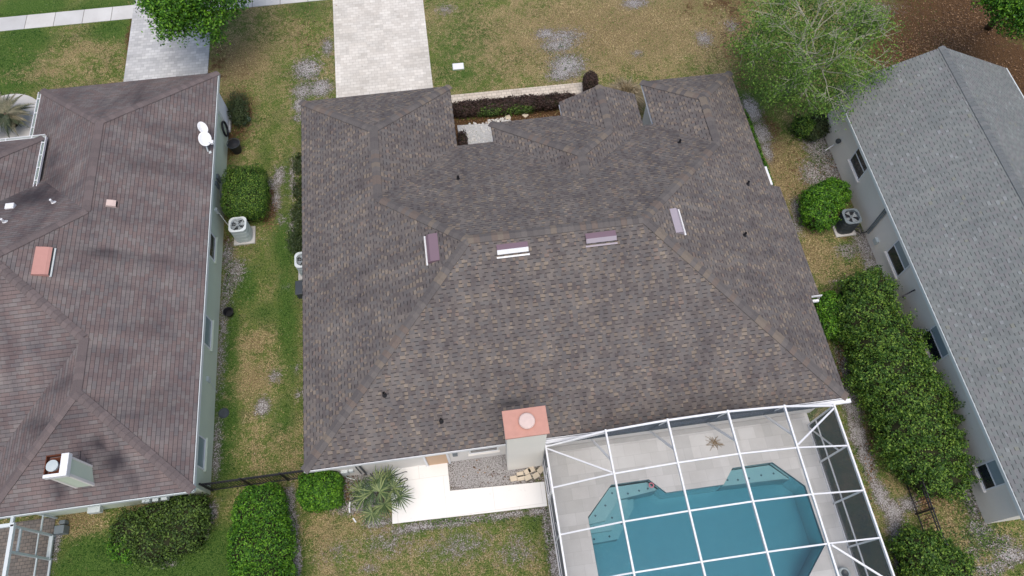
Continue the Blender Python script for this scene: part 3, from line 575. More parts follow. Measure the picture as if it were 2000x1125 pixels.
# fix outward side of the left-hand gutter run (it hangs to the west)
# chimney of the left house
m=MB(); x0,x1,y0,y1=-14.2,-13.58,6.88,7.5
m.box(x0,x1,y0,y1,2.6,4.45,0); c2=P2(m).build('chimney',MAT['green_st'],H2)
m=MB()
for a in ((x0-.015,x0+.07),(x1-.07,x1+.015)):
    m.box(a[0],a[1],y0-.02,y0-.001,2.62,4.42); 
m.box(x0,x1,y0-.02,y0-.001,4.36,4.42); m.box(x1+.001,x1+.02,y0,y0+.07,2.7,4.42); m.box(x1+.001,x1+.02,y1-.07,y1,3.0,4.42); P2(m).build('corner_trim',MAT['cream'],c2)
m=MB(); t=.05; X0,X1,Y0,Y1=x0-.06,x1+.06,y0-.06,y1+.06
m.box(X0,X1,Y0,Y0+t+.06,4.52,4.72,0); m.box(X0,X0+.03,Y0+t,Y1,4.52,4.70,1); m.box(X1-.24,X1,Y0+.11,Y1,4.52,4.72,0); m.box(X0+.03,X1-.24,Y1-.03,Y1,4.52,4.70,1); m.box(X0+.05,X1-.05,Y0+.05,Y1-.05,4.45,4.53,1)
P2(m).build('chimney_cap',[MAT['white'],MAT['rust']],c2)
m=MB(); m.lathe([(.14,4.53),(.14,4.68),(.19,4.68),(.19,4.72),(.0001,4.74)],(-14.02,7.2,0),24); P2(m).build('flue_cap',MAT['acgrey'],c2)
m=MB(); hz=lambda x,y:b2[2].h(x,y); m.add([(x0,y1,hz(x0,y1)),(x1,y1,hz(x1,y1)),((x0+x1)/2,y1,hz(x0,y1)+.22),((x0+x1)/2,y1+.5,hz(x0,y1+.5)+.01)],[(0,2,3),(1,3,2)],0,.5,[[(0,0),(0,.3),(.5,.3)],[(0,0),(.5,.3),(0,.3)]]); P2(m).build('chimney_saddle',MAT['roof_red'],c2)
# roof vents
def boxvent(px,py,L,W,Hh,mat,name,label,blks,front=None,long_y=True):
    x,y,z=on_roof(px,py,blks); m=MB(); x0,x1=(x-W/2,x+W/2); y0,y1=y-L/2,y+L/2; h=lambda a,b:max(k.h(a,b) for k in blks if k.r[0]<=a<=k.r[1] and k.r[2]<=b<=k.r[3])
    xm=x1-.1; zt=h(x0,y)+.05
    m.add([(x0,y0,h(x0,y0)),(x0,y1,h(x0,y1)),(x0+.06,y1,h(x0,y)+.08),(x0+.06,y0,h(x0,y)+.08),(xm,y0,h(xm,y)+Hh),(xm,y1,h(xm,y)+Hh),(x1,y1,h(x1,y)+Hh*.9),(x1,y0,h(x1,y)+Hh*.9)],[(0,1,2,3),(3,2,5,4),(4,5,6,7)],0)
    m.add([(x1,y0,h(x1,y)),(x1,y1,h(x1,y)),(x1,y1,h(x1,y)+Hh*.9),(x1,y0,h(x1,y)+Hh*.9)],[(0,1,2,3)],1)
    for yy in (y0,y1): m.add([(x0,yy,h(x0,y)),(x0+.06,yy,h(x0,y)+.08),(xm,yy,h(xm,y)+Hh),(x1,yy,h(x1,y)+Hh*.9),(x1,yy,h(x1,y))],[(0,1,2,3,4)],0)
    if front: m.box(x1-.02,x1+.06,y0-.02,y1+.02,h(x1,y)+.02,h(x1,y)+.05,2)
    o=P2(m).build('roof_vent',[mat,MAT['black'],MAT['aclight']],roof2); o['label']=label
boxvent(84,512,1.15,.55,.17,MAT['pink'],'roof_vent','long salmon pink vent with a pale metal lip',b2,True)
boxvent(218,399,.28,.36,.13,MAT['pinkcap'],'roof_vent','small square pale pink vent',b2)
x,y,z=on_roof(21,405,b2); m=MB(); m.box(x-.17,x+.17,y-.12,y+.14,z-.1,z+.12); P2(m).build('roof_vent',MAT['white'],roof2,bevel=.03)
for px,py in [(104,396),(9,434)]:
    x,y,z=on_roof(px,py,b2); m=MB(); m.lathe([(.13,-.05),(.06,.04),(.045,.05),(.045,.22),(.001,.22)],(x,y,z),12); P2(m).build('vent_pipe',MAT['white'],roof2)
# windows and fittings of the right-hand wall
def lw(y0,y1,z0,z1,pale): window(H2,'x',-10.7-LX[0],y0-LX[1],y1-LX[1],z0,z1,1,blinds=pale)
lw(16.45,17.55,.95,2.05,False); lw(12.4,13.6,.85,2.0,True); lw(7.5,8.6,.85,2.0,True)
m=MB(); m.box(-10.7,-10.6,20.6,20.85,.8,1.2); m.box(-10.7,-10.62,20.2,20.4,.9,1.3); m.tube([(-10.66,20.3,.9),(-10.64,19.8,.6),(-10.6,19.2,.5)],.02); P2(m).build('meter_box',MAT['midgrey'],H2)
m=MB(); m.box(-10.7,-10.6,18.9,19.05,.85,1.15); m.tube([(-10.62,18.95,.9),(-10.4,18.6,.7),(-10.2,18.3,.6)],.012); P2(m).build('disconnect_box',MAT['aclight'],H2)
m=MB(); m.box(-10.7,-10.62,10.95,11.15,.75,1.0); m.tube([(-10.64,11.0,.75),(-10.64,10.8,.05)],.012); P2(m).build('outlet_box',MAT['acgrey'],H2)
m=MB(); m.box(-10.7,-10.58,24.2,25.3,.0,.16); m.box(-10.7,-10.6,24.25,25.25,.16,2.3); P2(m).build('corner_board',MAT['white'],H2)
for x,w_,z in ((-12.7,.26,.95),(-12.35,.2,.9),(-12.05,.22,.9),(-14.9,.45,.45)):
    m=MB(); m.box(x,x+w_,6.47,6.7,z,z+.25); P2(m).build('junction_box',MAT['aclight'],H2)
# ================================================================= RIGHT HOUSE
RX=(22,11,0); H3=empty('grey_roofed_house',RX,'warm grey stucco house with a long blue-grey gabled shingle roof, at the right edge','house')
def P3(mb): return local(mb,RX)
p3=.455; b3=[Block(17.88,26.2,1.45,20.85,ZE,p3,'NS')]
roof3=P3(roof_mesh(b3)).build('roof',MAT['roof_grey'],H3)
rz=ZE+4.16*p3; caps([((.04,-9.55,rz),(.04,9.85,rz),False)],MAT['cap_grey'],roof3,slope=p3)
fb=MB(); strip_box(fb,(17.88,20.85),(17.88,1.45),.03,ZE-.17,ZE-.01,.03); strip_box(fb,(26.2,1.45),(26.2,20.85),.06,ZE-.17,ZE-.01,.05)
for yy in (1.46,20.84):
    for sx in (1,-1): fb.bar((22.04,yy,rz-.1),(22.04+sx*4.16,yy,ZE-.1),.025,.17)
P3(fb).build('fascia',MAT['aclight'],H3)
wm=MB(); wm.prism([(18.15-22,-9.35),(25.9-22,-9.35),(25.9-22,9.6),(18.15-22,9.6)],-.05,ZE+.1,bottom=False)
for yy in (-9.35,9.6): wm.add([(-3.85,yy,ZE+.05),(3.9,yy,ZE+.05),(.04,yy,rz-.05)],[(0,1,2)])
wm.build('wall',MAT['grey_st'],H3)
m=MB(); m.add([(-4.12,-9.55,ZE-.17),(-3.85,-9.55,ZE-.17),(-3.85,9.85,ZE-.17),(-4.12,9.85,ZE-.17)],[(0,3,2,1)]); m.build('soffit',MAT['grey_st'],H3)
for y0,y1,z0,z1 in [(16.6,17.7,1.15,2.3),(11.7,12.88,1.0,2.25),(7.75,8.95,.95,2.2),(2.78,3.6,.85,2.1)]:
    window(H3,'x',18.15-22,y0-11,y1-11,z0,z1,-1,split=True,pale=(y0<16))
m=MB(); m.tube([(18.08,14.3,2.4),(18.08,14.25,.35)],.045,8); m.tube([(18.08,14.42,2.4),(18.08,14.37,.35)],.03,6); P3(m).build('line_set_cover',MAT['midgrey'],H3)
m=MB(); m.box(18.04,18.15,13.55,13.8,.5,.75); P3(m).build('outlet_box',MAT['acgrey'],H3)
m=MB(); x,y,z=18.1,18.9,1.05; m.lathe([(.10,-.08),(.12,0),(.10,.07),(.001,.08)],(x-.08,y,z),16); m.box(x-.1,x+.05,y-.05,y+.05,z-.1,z); P3(m).build('wall_lamp',MAT['darkgrey'],H3)
m=MB(); m.bar((18.12,19.1,.5),(17.75,19.0,.25),.04); P3(m).build('wall_pipe',MAT['white'],H3)
m=MB(); m.bar((18.13,10.7,1.7),(17.6,10.55,1.55),.05); m.bar((18.13,10.7,.9),(17.65,10.55,1.5),.05); P3(m).build('wall_bracket',MAT['black'],H3)
# ================================================================= air conditioners
def rsq(h,r,n=5):
    pts=[]
    for cx,cy,a in ((h-r,h-r,0),(-h+r,h-r,90),(-h+r,-h+r,180),(h-r,-h+r,270)):
        for k in range(n+1): t=math.radians(a+90*k/n); pts.append((cx+r*math.cos(t),cy+r*math.sin(t)))
    return pts
def ac_unit(loc,label,body,top,pad,fins,rz=0,s=.385,ht=1.02):
    t=empty('air_conditioner',loc,label,'air conditioner','air conditioners beside the houses',rz)
    m=MB(); m.prism(R4(-.47,.47,-.45,.45),-.04,.07); m.build('pad',pad,t,bevel=.01)
    m=MB(); o=rsq(s-.02,.2); n=len(o); m.add([(x,y,.075) for x,y in o]+[(x,y,ht-.05) for x,y in o],[(i,(i+1)%n,n+(i+1)%n,n+i) for i in range(n)]); m.build('body',body,t)
    m=MB()
    for i in range(n):
        a=Vector((*o[i],0)); b=Vector((*o[(i+1)%n],0)); ln=(b-a).length; k=max(1,int(ln/.1))
        for j in range(k):
            p=a+(b-a)*((j+.5)/k); q=p*1.012; m.bar((q.x,q.y,.09),(q.x,q.y,ht-.06),.012,.012)
    for zz in (.3,.55,.8): m.tube([(x*1.015,y*1.015,zz) for x,y in o+[o[0]]],.008,4)
    m.build('grille',fins,t)
    m=MB(); o2=rsq(s,.2,6); n=len(o2); rr=s-.055; inn=[(rr*math.cos(math.atan2(y,x)),rr*math.sin(math.atan2(y,x))) for x,y in o2]
    V=[(x,y,ht-.05) for x,y in o2]+[(x,y,ht) for x,y in o2]+[(x,y,ht+.012) for x,y in inn]+[(x*.97,y*.97,ht-.12) for x,y in inn]
    m.add(V,[(i,(i+1)%n,n+(i+1)%n,n+i) for i in range(n)]+[(n+i,n+(i+1)%n,2*n+(i+1)%n,2*n+i) for i in range(n)]+[(2*n+i,2*n+(i+1)%n,3*n+(i+1)%n,3*n+i) for i in range(n)]); m.build('top_panel',top,t)
    m=MB(); m.lathe([(rr*.98,ht-.16),(.001,ht-.17)],n=24); m.build('shroud',MAT['black'],t)
    m=MB(); m.lathe([(.001,ht-.03),(.07,ht-.035),(.075,ht-.09)],n=14)
    for k in range(4):
        a=math.pi/2*k+.4; pts=[]
        for rad,da in ((.06,-.3),(rr*.93,-.42),(rr*.93,.42),(.06,.35)): pts.append((rad*math.cos(a+da),rad*math.sin(a+da),ht-.10+(.035 if da>0 else 0)))
        m.add(pts,[(0,1,2,3)])
    m.build('fan',MAT['blade'],t)
    m=MB()
    for q in (.3,.55,.8,.99): m.tube([(rr*q*math.cos(k*math.pi/10),rr*q*math.sin(k*math.pi/10),ht+.012) for k in range(21)],.004,4)
    for k in range(6): a=k*math.pi/3; m.tube([(0,0,ht+.02),(rr*math.cos(a),rr*math.sin(a),ht+.012)],.004,4)
    m.build('fan_guard',body,t); return t
ac_unit((-9.72,18.12,0),'pale grey air conditioner on a concrete pad between square hedge and green stucco wall',MAT['acgrey'],MAT['aclight'],MAT['concrete'],MAT['acgrey'])
ac_unit((17.25,14.85,0),'charcoal air conditioner on a pale pad by the grey stucco wall',MAT['darkgrey'],MAT['midgrey'],MAT['concrete'],MAT['darkgrey'])
ac_unit((-6.85,15.95,0),'pale grey air conditioner half hidden under the left eave of the brown roof',MAT['acgrey'],MAT['aclight'],MAT['concrete'],MAT['acgrey'])
m=MB(); m.box(-7.32,-6.4,14.6,15.2,0,.45); m.box(-7.35,-6.38,14.57,15.23,.45,.5); tag(m.build('equipment_box',MAT['darkgrey'],bevel=.02),'dark equipment box on the ground under the left eave of the brown roof','equipment box')
# ================================================================= pool and enclosure
POOL=[G(*q,-.0)[:2] for q in [(1194,946),(1267,937),(1301,963),(1413,948),(1431,915),(1508,905),(1571,949),(1610,1062)]]
POOL=[(4.52,4.98),(6.0,4.98),(6.55,4.4),(8.8,4.4),(9.3,4.97),(10.9,4.97),(11.88,3.93),(11.93,1.75),(10.9,.7),(10.9,-1.6),(3.42,-1.6),(3.42,3.92)]
def build_deck():
    import bmesh
    bm=bmesh.new(); outer=[(2.02,6.72),(2.02,-3),(12.85,-3),(12.85,6.72)]
    E=[]
    for lp in (outer,POOL):
        vs=[bm.verts.new((x,y,.05)) for x,y in lp]; E+=[bm.edges.new((vs[i],vs[(i+1)%len(vs)])) for i in range(len(vs))]
    bmesh.ops.triangle_fill(bm,use_beauty=True,edges=E)
    for f in bm.faces:
        if f.normal.z<0: f.normal_flip()
    me=bpy.data.meshes.new('pool_deck'); bm.to_mesh(me); bm.free(); me.materials.append(MAT['deck'])
    o=bpy.data.objects.new('pool_deck',me); link(o); tag(o,kind='structure')
    m=MB(); n=4; oo=outer; m.add([(x,y,.05) for x,y in oo]+[(x,y,-.1) for x,y in oo],[(i,(i+1)%n,n+(i+1)%n,n+i) for i in range(n)]); k=m.build('deck_edge',MAT['concrete']); tag(k,kind='structure')
build_deck()
N=NT('blue_pool_plaster',.8,.3); N.col(N.mix(N.noise(4,4,N.pos()),(.25,.46,.50),(.31,.52,.55))); MAT['plaster']=N.m
N=NT('dark_waterline_tile',.3,.5); N.col((.05,.12,.15)); MAT['tile']=N.m
pl=empty('swimming_pool',(7.6,1.5,0),'blue in-ground swimming pool with angled steps at both upper corners, under the white-framed screen roof','swimming pool')
def PP(mb): return local(mb,(7.6,1.5,0))
m=MB(); n=len(POOL); m.add([(x,y,.048) for x,y in POOL]+[(x,y,-1.35) for x,y in POOL],[(i,(i+1)%n,n+(i+1)%n,n+i)[::-1] for i in range(n)]+[tuple(range(n,2*n))]); PP(m).build('basin',MAT['plaster'],pl)
def inset(poly,d):
    out=[];n=len(poly)
    for i in range(n):
        a,b,c=Vector(poly[i-1]),Vector(poly[i]),Vector(poly[(i+1)%n]); u=(b-a).normalized(); v=(c-b).normalized(); nu=Vector((u.y,-u.x)); nv=Vector((v.y,-v.x))
        k=(nu+nv).normalized(); k/=max(.3,k.dot(nu)); out.append(tuple(b+k*d))
    return out
def poly_cw(p):
    return sum(p[i][0]*p[(i+1)%len(p)][1]-p[(i+1)%len(p)][0]*p[i][1] for i in range(len(p)))<0
IN=inset(POOL,.008) if poly_cw(POOL) else inset(POOL,-.008)
IT=inset(POOL,.004) if poly_cw(POOL) else inset(POOL,-.004)
m=MB(); m.add([(x,y,.04) for x,y in IT]+[(x,y,-.14) for x,y in IT],[(i,(i+1)%n,n+(i+1)%n,n+i)[::-1] for i in range(n)]); PP(m).build('waterline_tile',MAT['tile'],pl)
# steps: left corner in three levels, right corner bench
m=MB()
m.prism([(4.5,4.94),(5.98,4.94),(6.3,4.6),(4.75,4.45),(4.1,3.75),(3.45,3.7),(3.45,3.9)],-1.34,-.3)
m.prism([(4.75,4.45),(4.1,3.75),(3.45,3.7),(3.45,3.4),(4.3,3.4),(5.05,4.2),(5.15,4.46)],-1.34,-.52)
m.prism([(3.45,3.4),(4.3,3.4),(5.05,4.2),(5.15,4.46),(5.4,4.47),(5.35,4.15),(4.5,3.08),(3.45,3.05)],-1.34,-.75)
PP(m).build('steps',MAT['plaster'],pl)
m=MB(); m.prism([(8.95,4.6),(9.32,4.94),(10.88,4.94),(11.5,4.3),(11.2,4.35),(8.85,4.4)],-1.34,-.3); PP(m).build('bench',MAT['plaster'],pl)
for x,y,z in [(4.55,4.72,-.3),(4.2,4.3,-.3),(3.75,3.98,-.3),(5.15,4.62,-.3),(5.6,4.67,-.3),(5.95,4.7,-.3),(4.4,3.85,-.52),(4.1,3.6,-.52),(3.65,3.6,-.52),(4.8,4.3,-.52),(4.75,3.62,-.75),(4.2,3.22,-.75),(3.6,3.2,-.75),(9.1,4.6,-.3),(9.5,4.55,-.3),(9.95,4.55,-.3),(10.45,4.6,-.3),(10.95,4.6,-.3)]:
    m=MB(); m.add([(x-.05,y,z+.006),(x,y-.05,z+.006),(x+.05,y,z+.006),(x,y+.05,z+.006)],[(0,1,2,3)]); PP(m).build('step_tile',MAT['tile'],pl)
N=NT('clear_blue_pool_water',.02,.5)
gl=N.n('ShaderNodeBsdfGlossy'); gl.inputs['Roughness'].default_value=.03; tr=N.n('ShaderNodeBsdfTransparent'); fr=N.n('ShaderNodeFresnel'); fr.inputs[0].default_value=1.33
mx=N.n('ShaderNodeMixShader'); N.l(fr.outputs[0],mx.inputs[0]); N.l(tr.outputs[0],mx.inputs[1]); N.l(gl.outputs[0],mx.inputs[2]); N.l(mx.outputs[0],N.o.inputs[0])
bp=N.n('ShaderNodeBump'); bp.inputs['Strength'].default_value=.35; bp.inputs['Distance'].default_value=.02; N.l(N.noise(5,3,N.pos()),bp.inputs['Height']); N.l(bp.outputs[0],gl.inputs['Normal'])
va=N.n('ShaderNodeVolumeAbsorption'); va.inputs['Color'].default_value=(.06,.66,.80,1); va.inputs['Density'].default_value=.62; N.l(va.outputs[0],N.o.inputs['Volume'])
N.t.nodes.remove(N.b); MAT['water']=N.m
m=MB(); m.prism(IN,-1.33,-.1); PP(m).build('water',MAT['water'],pl)
m=MB(); m.lathe([(.085,-.095),(.11,-.06),(.085,-.03),(.06,-.06),(.085,-.095)],(6.07,4.77,0),14); tag(m.build('pool_toy',MAT['pinktoy'],smooth=True),'small pink and white float at the upper left corner of the pool','pool toy')
m=MB(); m.lathe([(.17,.05),(.22,.05),(.22,.30),(.19,.33),(.14,.33),(.14,.28)],(12.2,.70,0),24); a=m.build('floor_urn',MAT['acgrey'],smooth=True); tag(a,'round pale pot standing on the deck at the lower right of the pool','pot')
m=MB(); m.lathe([(.145,.3),(.001,.26)],(12.2,.70,0),20); m.build('fill',MAT['darkgrey'],a)
# dried palm litter on the deck
m=MB()
for k in range(34):
    a=random.uniform(0,6.28); L=random.uniform(.12,.42); x,y=8.85+random.gauss(0,.05),6.02+random.gauss(0,.05)
    m.tube([(x,y,.06),(x+math.cos(a)*L*.5,y+math.sin(a)*L*.6,.09),(x+math.cos(a)*L,y+math.sin(a)*L,.058)],.007,4)
tag(m.build('dry_twigs',MAT['straw']),'spray of dry brown palm twigs lying on the pool deck','twigs')
# the enclosure
ce=empty('pool_enclosure',(7.4,2,0),'white-framed screen enclosure with an arched mesh roof over the swimming pool','pool enclosure')
def PC(mb): return local(mb,(7.4,2,0))
XN=[2.07,4.14,6.28,8.40,10.55,12.74]; ZN=[2.48,3.45,3.78,3.84,3.5,2.62]; YN=[6.2,4.70,3.12,1.55,0.0,-1.5,-3.0]
YB=[6.2,4.72,3.14,1.56,-.02,-1.6,-3.2]
def post(n,pts,w=.06,h=.1):
    m=MB(); 
    for a,b in pts: m.bar(a,b,w,h)
    return PC(m).build(n,MAT['white'],ce)
for i,(x,z) in enumerate(zip(XN,ZN)): post('rafter',[((x,YB[0]+.05,z),(x,YB[-1],z))],.06,.12)
for j,y in enumerate(YB):
    for i in range(5): post('purlin' if j else 'arch_beam',[((XN[i]+.03,y,ZN[i]),(XN[i+1]-.03,y,ZN[i+1]))],.05 if j else .065,.06)
for x,z in ((XN[0],ZN[0]),(XN[-1],ZN[-1])):
    for y in YB[:]: post('post',[((x,y,.05),(x,y,z-.06))],.06,.06)
    post('bottom_rail',[((x,6.2,.08),(x,-3.2,.08))],.06,.06); post('chair_rail',[((x,6.17,.85),(x,-3.2,.85))],.05,.05)
# braces
post('brace',[((XN[0]+.05,6.1,ZN[0]),(XN[1]-.05,YB[1]+.05,ZN[1]))],.05,.05); post('brace',[((XN[-1]-.05,6.1,ZN[-1]),(XN[-2]+.05,YB[1]+.1,ZN[-2]))],.06,.06)
post('brace',[((XN[-2]+.1,YB[3]-.05,ZN[-2]),(XN[-1]-.05,YB[4]+.1,ZN[-1]))],.06,.06)
post('brace',[((XN[-1]-.02,6.1,.1),(XN[-1]-.02,YB[1],1.9))],.04,.05)
for k,(ya,za,yb,zb) in enumerate([(5.2,.85,4.72,2.4),(3.65,.85,3.14,2.4)]): post('brace',[((XN[0],ya,za+.9),(XN[0],yb,zb))],.04,.04)
for i in range(1,5):
    x,z=XN[i],ZN[i]; post('brace',[((x-.45,6.3,2.5),(x-.03,6.2,z-.05))],.06,.06); post('brace',[((x-.45,6.3,2.5),(x,5.2,z-.05))],.07,.05)
post('header',[((2.07,6.28,2.6),(12.74,6.28,2.6))],.05,.06)
post('header',[((2.07,6.18,2.5),(4.14,6.18,3.3))],.05,.05)
# door in the left wall
m=MB(); x=XN[0]-.02
for y in (4.62,5.5): m.bar((x,y,.08),(x,y,2.1),.05,.05)
m.bar((x,4.6,2.1),(x,5.52,2.1),.05,.05); m.bar((x,4.6,1.0),(x,5.52,1.0),.05,.05); m.box(x-.06,x-.02,4.7,4.76,1.0,1.1); PC(m).build('screen_door',MAT['white'],ce)
def panel(vs,mat,name='screen'):
    m=MB(); m.add(vs,[tuple(range(len(vs)))]); PC(m).build(name,mat,ce)
for i in range(5):
    panel([(XN[i],6.2,ZN[i]),(XN[i],-3.2,ZN[i]),(XN[i+1],-3.2,ZN[i+1]),(XN[i+1],6.2,ZN[i+1])],MAT['scr_roof'],'roof_screen')
    panel([(XN[i],6.21,2.6),(XN[i+1],6.21,2.6),(XN[i+1],6.21,max(2.61,ZN[i+1])),(XN[i],6.21,max(2.61,ZN[i]))],MAT['scr_wall'],'wall_screen')
for x,z in ((XN[0]-.01,ZN[0]),(XN[-1]+.01,ZN[-1])): panel([(x,6.2,.08),(x,-3.2,.08),(x,-3.2,z),(x,6.2,z)],MAT['scr_wall'],'wall_screen')
# string of little black lamps under the eave: one string, its bulbs hang from it
m=MB(); pts=[(2.3+i*.35,6.45,2.3-.05*math.sin(i*1.2)**2) for i in range(30)]; m.tube(pts,.008,4); sL=m.build('string_light',MAT['cable']); tag(sL,'string of small dark bulbs strung under the rear eave above the pool deck','string light')
for i in range(1,30,3):
    m=MB(); m.lathe([(.02,0),(.035,-.05),(.03,-.09),(.001,-.1)],pts[i],8); m.build('bulb',MAT['black'],sL)
# left neighbour's screened patio
LP=(-18.5,3.5,0); pe=empty('patio_enclosure',LP,'white aluminium screened patio frame over brown cobbles at the lower left corner','patio enclosure')
def PE(mb): return local(mb,LP)
def pw(n,a,b,w=.07,h=.07):
    m=MB(); m.bar(a,b,w,h); PE(m).build(n,MAT['acgrey'] if n!='top_beam' else MAT['aclight'],pe)
xw=-16.36
pw('top_beam',(xw,6.0,2.5),(xw,-2,2.5),.12,.12); pw('top_beam',(xw-8,6.0,2.5),(xw+.05,6.0,2.5),.12,.12)
for y in (5.95,5.12,3.3,1.4,-.5): pw('post',(xw,y,.03),(xw,y,2.45),.1,.07)
pw('door_rail',(xw,5.95,2.05),(xw,5.12,2.05)); pw('door_rail',(xw,5.95,1.0),(xw,5.12,1.0),.04,.04); pw('door_rail',(xw,5.95,.2),(xw,5.12,.2),.14,.08)
pw('bottom_rail',(xw,5.12,.06),(xw,-2,.06)); pw('chair_rail',(xw,5.12,.9),(xw,-2,.9),.05,.05); pw('post',(xw,6.6,.03),(xw,6.6,2.4),.06,.06); pw('chair_rail',(xw,6.6,.9),(xw,6.0,.9),.05,.05); pw('corner_cap',(xw-.05,6.05,2.5),(xw-.05,6.3,2.5),.1,.1)
m=MB(); m.add([(xw-.01,5.95,.05),(xw-.01,-2,.05),(xw-.01,-2,2.5),(xw-.01,5.95,2.5)],[(0,1,2,3)]); PE(m).build('wall_screen',MAT['scr_out'],pe)
m=MB(); m.box(-16.2,-15.85,5.95,6.25,0,.4); m.box(-16.1,-15.9,6.3,6.45,0,.3); tag(m.build('patio_clutter',MAT['midgrey'],bevel=.02),'grey storage bins beside the corner of the screened patio','storage bin')
# ================================================================= vegetation
def foliage(name,label,cat,blobs,n,size,mat,group=None,core=.86,stretch=1.7,depth=.32,lump=.13,seed=0,shape=2.6,loose=0.,extra=None):
    rs=np.random.RandomState(seed+5); bl=np.array(blobs,float) # x y z rx ry rz
    c0=bl[:,:2].mean(0); root=empty(name,(c0[0],c0[1],0),label,cat,group)
    ar=(bl[:,3]*bl[:,4]+bl[:,3]*bl[:,5]+bl[:,4]*bl[:,5]); pr=ar/ar.sum(); M_=int(n*2.2); bi=rs.choice(len(bl),M_,p=pr); b=bl[bi]
    d=rs.normal(size=(M_,3)); d[:,2]=np.abs(d[:,2])*np.where(rs.rand(M_)<.8,1,-.5); 
    e=shape; nr=(np.abs(d)**e).sum(1)**(1/e); q=d/nr[:,None]
    lm=1+lump*(np.sin(q[:,0]*5+b[:,0]*3+seed)*np.sin(q[:,1]*6+b[:,1]*2)+.7*np.sin(q[:,0]*11+q[:,2]*9+seed)*np.sin(q[:,1]*13+b[:,2]))
    dep=1-depth*rs.rand(M_)**1.8+loose*np.abs(rs.normal(size=M_))*(rs.rand(M_)<.3)
    Pn=b[:,:3]+q*b[:,3:6]*(lm*dep)[:,None]
    ins=np.zeros(M_,bool)
    for k in range(len(bl)):
        r=(np.abs((Pn-bl[k,:3])/bl[k,3:6])**e).sum(1)**(1/e); ins|=(r<.72)&(bi!=k)
    ok=(~ins)&(Pn[:,2]>.03); Pn=Pn[ok][:n]; q=q[ok][:n]; m=len(Pn)
    nrm=q+rs.normal(scale=.75,size=(m,3)); nrm[:,2]+=.3; nrm/=np.linalg.norm(nrm,axis=1)[:,None]
    t=rs.normal(size=(m,3)); t-=nrm*(t*nrm).sum(1)[:,None]; t/=np.linalg.norm(t,axis=1)[:,None]; s=np.cross(nrm,t)
    L=size*rs.uniform(.6,1.3,m)[:,None]; W=L/stretch
    V=np.stack([Pn-t*L*.5,Pn+s*W*.5+nrm*L*.06,Pn+t*L*.5,Pn-s*W*.5+nrm*L*.06],1).reshape(-1,3)-np.array([c0[0],c0[1],0])
    me=bpy.data.meshes.new('foliage'); me.from_pydata(V.tolist(),[],np.arange(4*m).reshape(m,4).tolist()); me.materials.append(mat)
    at=me.attributes.new('rnd','FLOAT','FACE'); at.data.foreach_set('value',rs.rand(m).astype(np.float32))
    link(bpy.data.objects.new('foliage',me),root)
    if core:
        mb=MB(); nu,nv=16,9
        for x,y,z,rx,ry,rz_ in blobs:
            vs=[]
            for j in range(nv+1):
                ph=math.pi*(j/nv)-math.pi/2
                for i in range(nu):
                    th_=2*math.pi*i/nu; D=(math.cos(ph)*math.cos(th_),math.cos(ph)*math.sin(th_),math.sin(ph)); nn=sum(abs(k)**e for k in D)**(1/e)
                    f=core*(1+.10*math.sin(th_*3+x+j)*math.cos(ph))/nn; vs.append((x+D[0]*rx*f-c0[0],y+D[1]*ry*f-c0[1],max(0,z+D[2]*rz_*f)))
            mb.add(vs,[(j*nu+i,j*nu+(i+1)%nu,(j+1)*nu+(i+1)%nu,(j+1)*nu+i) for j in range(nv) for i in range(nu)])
        mb.build('shade_core',MAT['core'],root,smooth=True)  # solid dark core standing in for the shade between the leaves
    return root
foliage('clipped_hedge','bright green hedge clipped to a tall cube between green wall and lawn','hedge',[(-9.45,19.85,.75,.95,1.25,.85)],20000,.062,MAT['leaf_mid'],seed=1,shape=5,lump=.05,depth=.2)
foliage('domed_hedge','long glossy green domed hedge beside the dark fence and the sand strip','hedge',[(-8.5,5.6,.8,.95,1.0,.95),(-8.45,4.4,.8,1.15,1.3,1.0),(-8.4,2.8,.8,1.2,1.4,1.0),(-8.4,1.2,.8,1.2,1.4,1.0)],44000,.078,MAT['leaf_bright'],seed=2,shape=2.6,lump=.08)
foliage('mottled_shrub','broad dark shrub with yellow-green patches against the rear wall of the green house','shrub',[(-13.2,5.6,.5,.75,.75,.7),(-12.4,5.2,.5,.8,.9,.75),(-11.5,5.5,.5,.95,1.0,.8),(-12.2,6.0,.5,.8,.6,.7),(-11.2,6.0,.5,.7,.6,.8)],17000,.085,MAT['leaf_olive'],seed=3,lump=.16,depth=.45,loose=.1)
foliage('yellow_shrub','small yellow-green bush growing into the left side of a broad dark shrub','shrub',[(-13.45,5.15,.45,.5,.55,.6)],2600,.085,MAT['leaf_bright'],seed=31,lump=.2,loose=.1)
foliage('square_shrub','square-clipped glossy green shrub at the rear left corner under the brown roof','shrub',[(-6.35,6.15,.65,.78,.72,.75)],13000,.08,MAT['leaf_bright'],seed=4,shape=4,lump=.07)
foliage('round_shrub','rounded bright green shrub beside the charcoal air conditioner','shrub',[(16.05,15.45,.6,.72,.85,.7),(16.95,16.35,.6,.8,.62,.7),(16.4,16.0,.6,.95,.75,.75)],17000,.09,MAT['leaf_bright'],seed=5,shape=2.4,lump=.15,loose=.06)
foliage('corner_shrub','small bright green shrub tucked beside the right eave of the brown roof','shrub',[(14.95,10.7,.5,.62,.8,.65),(14.8,10.1,.5,.55,.6,.6)],7000,.095,MAT['leaf_bright'],seed=6,shape=3,lump=.08)
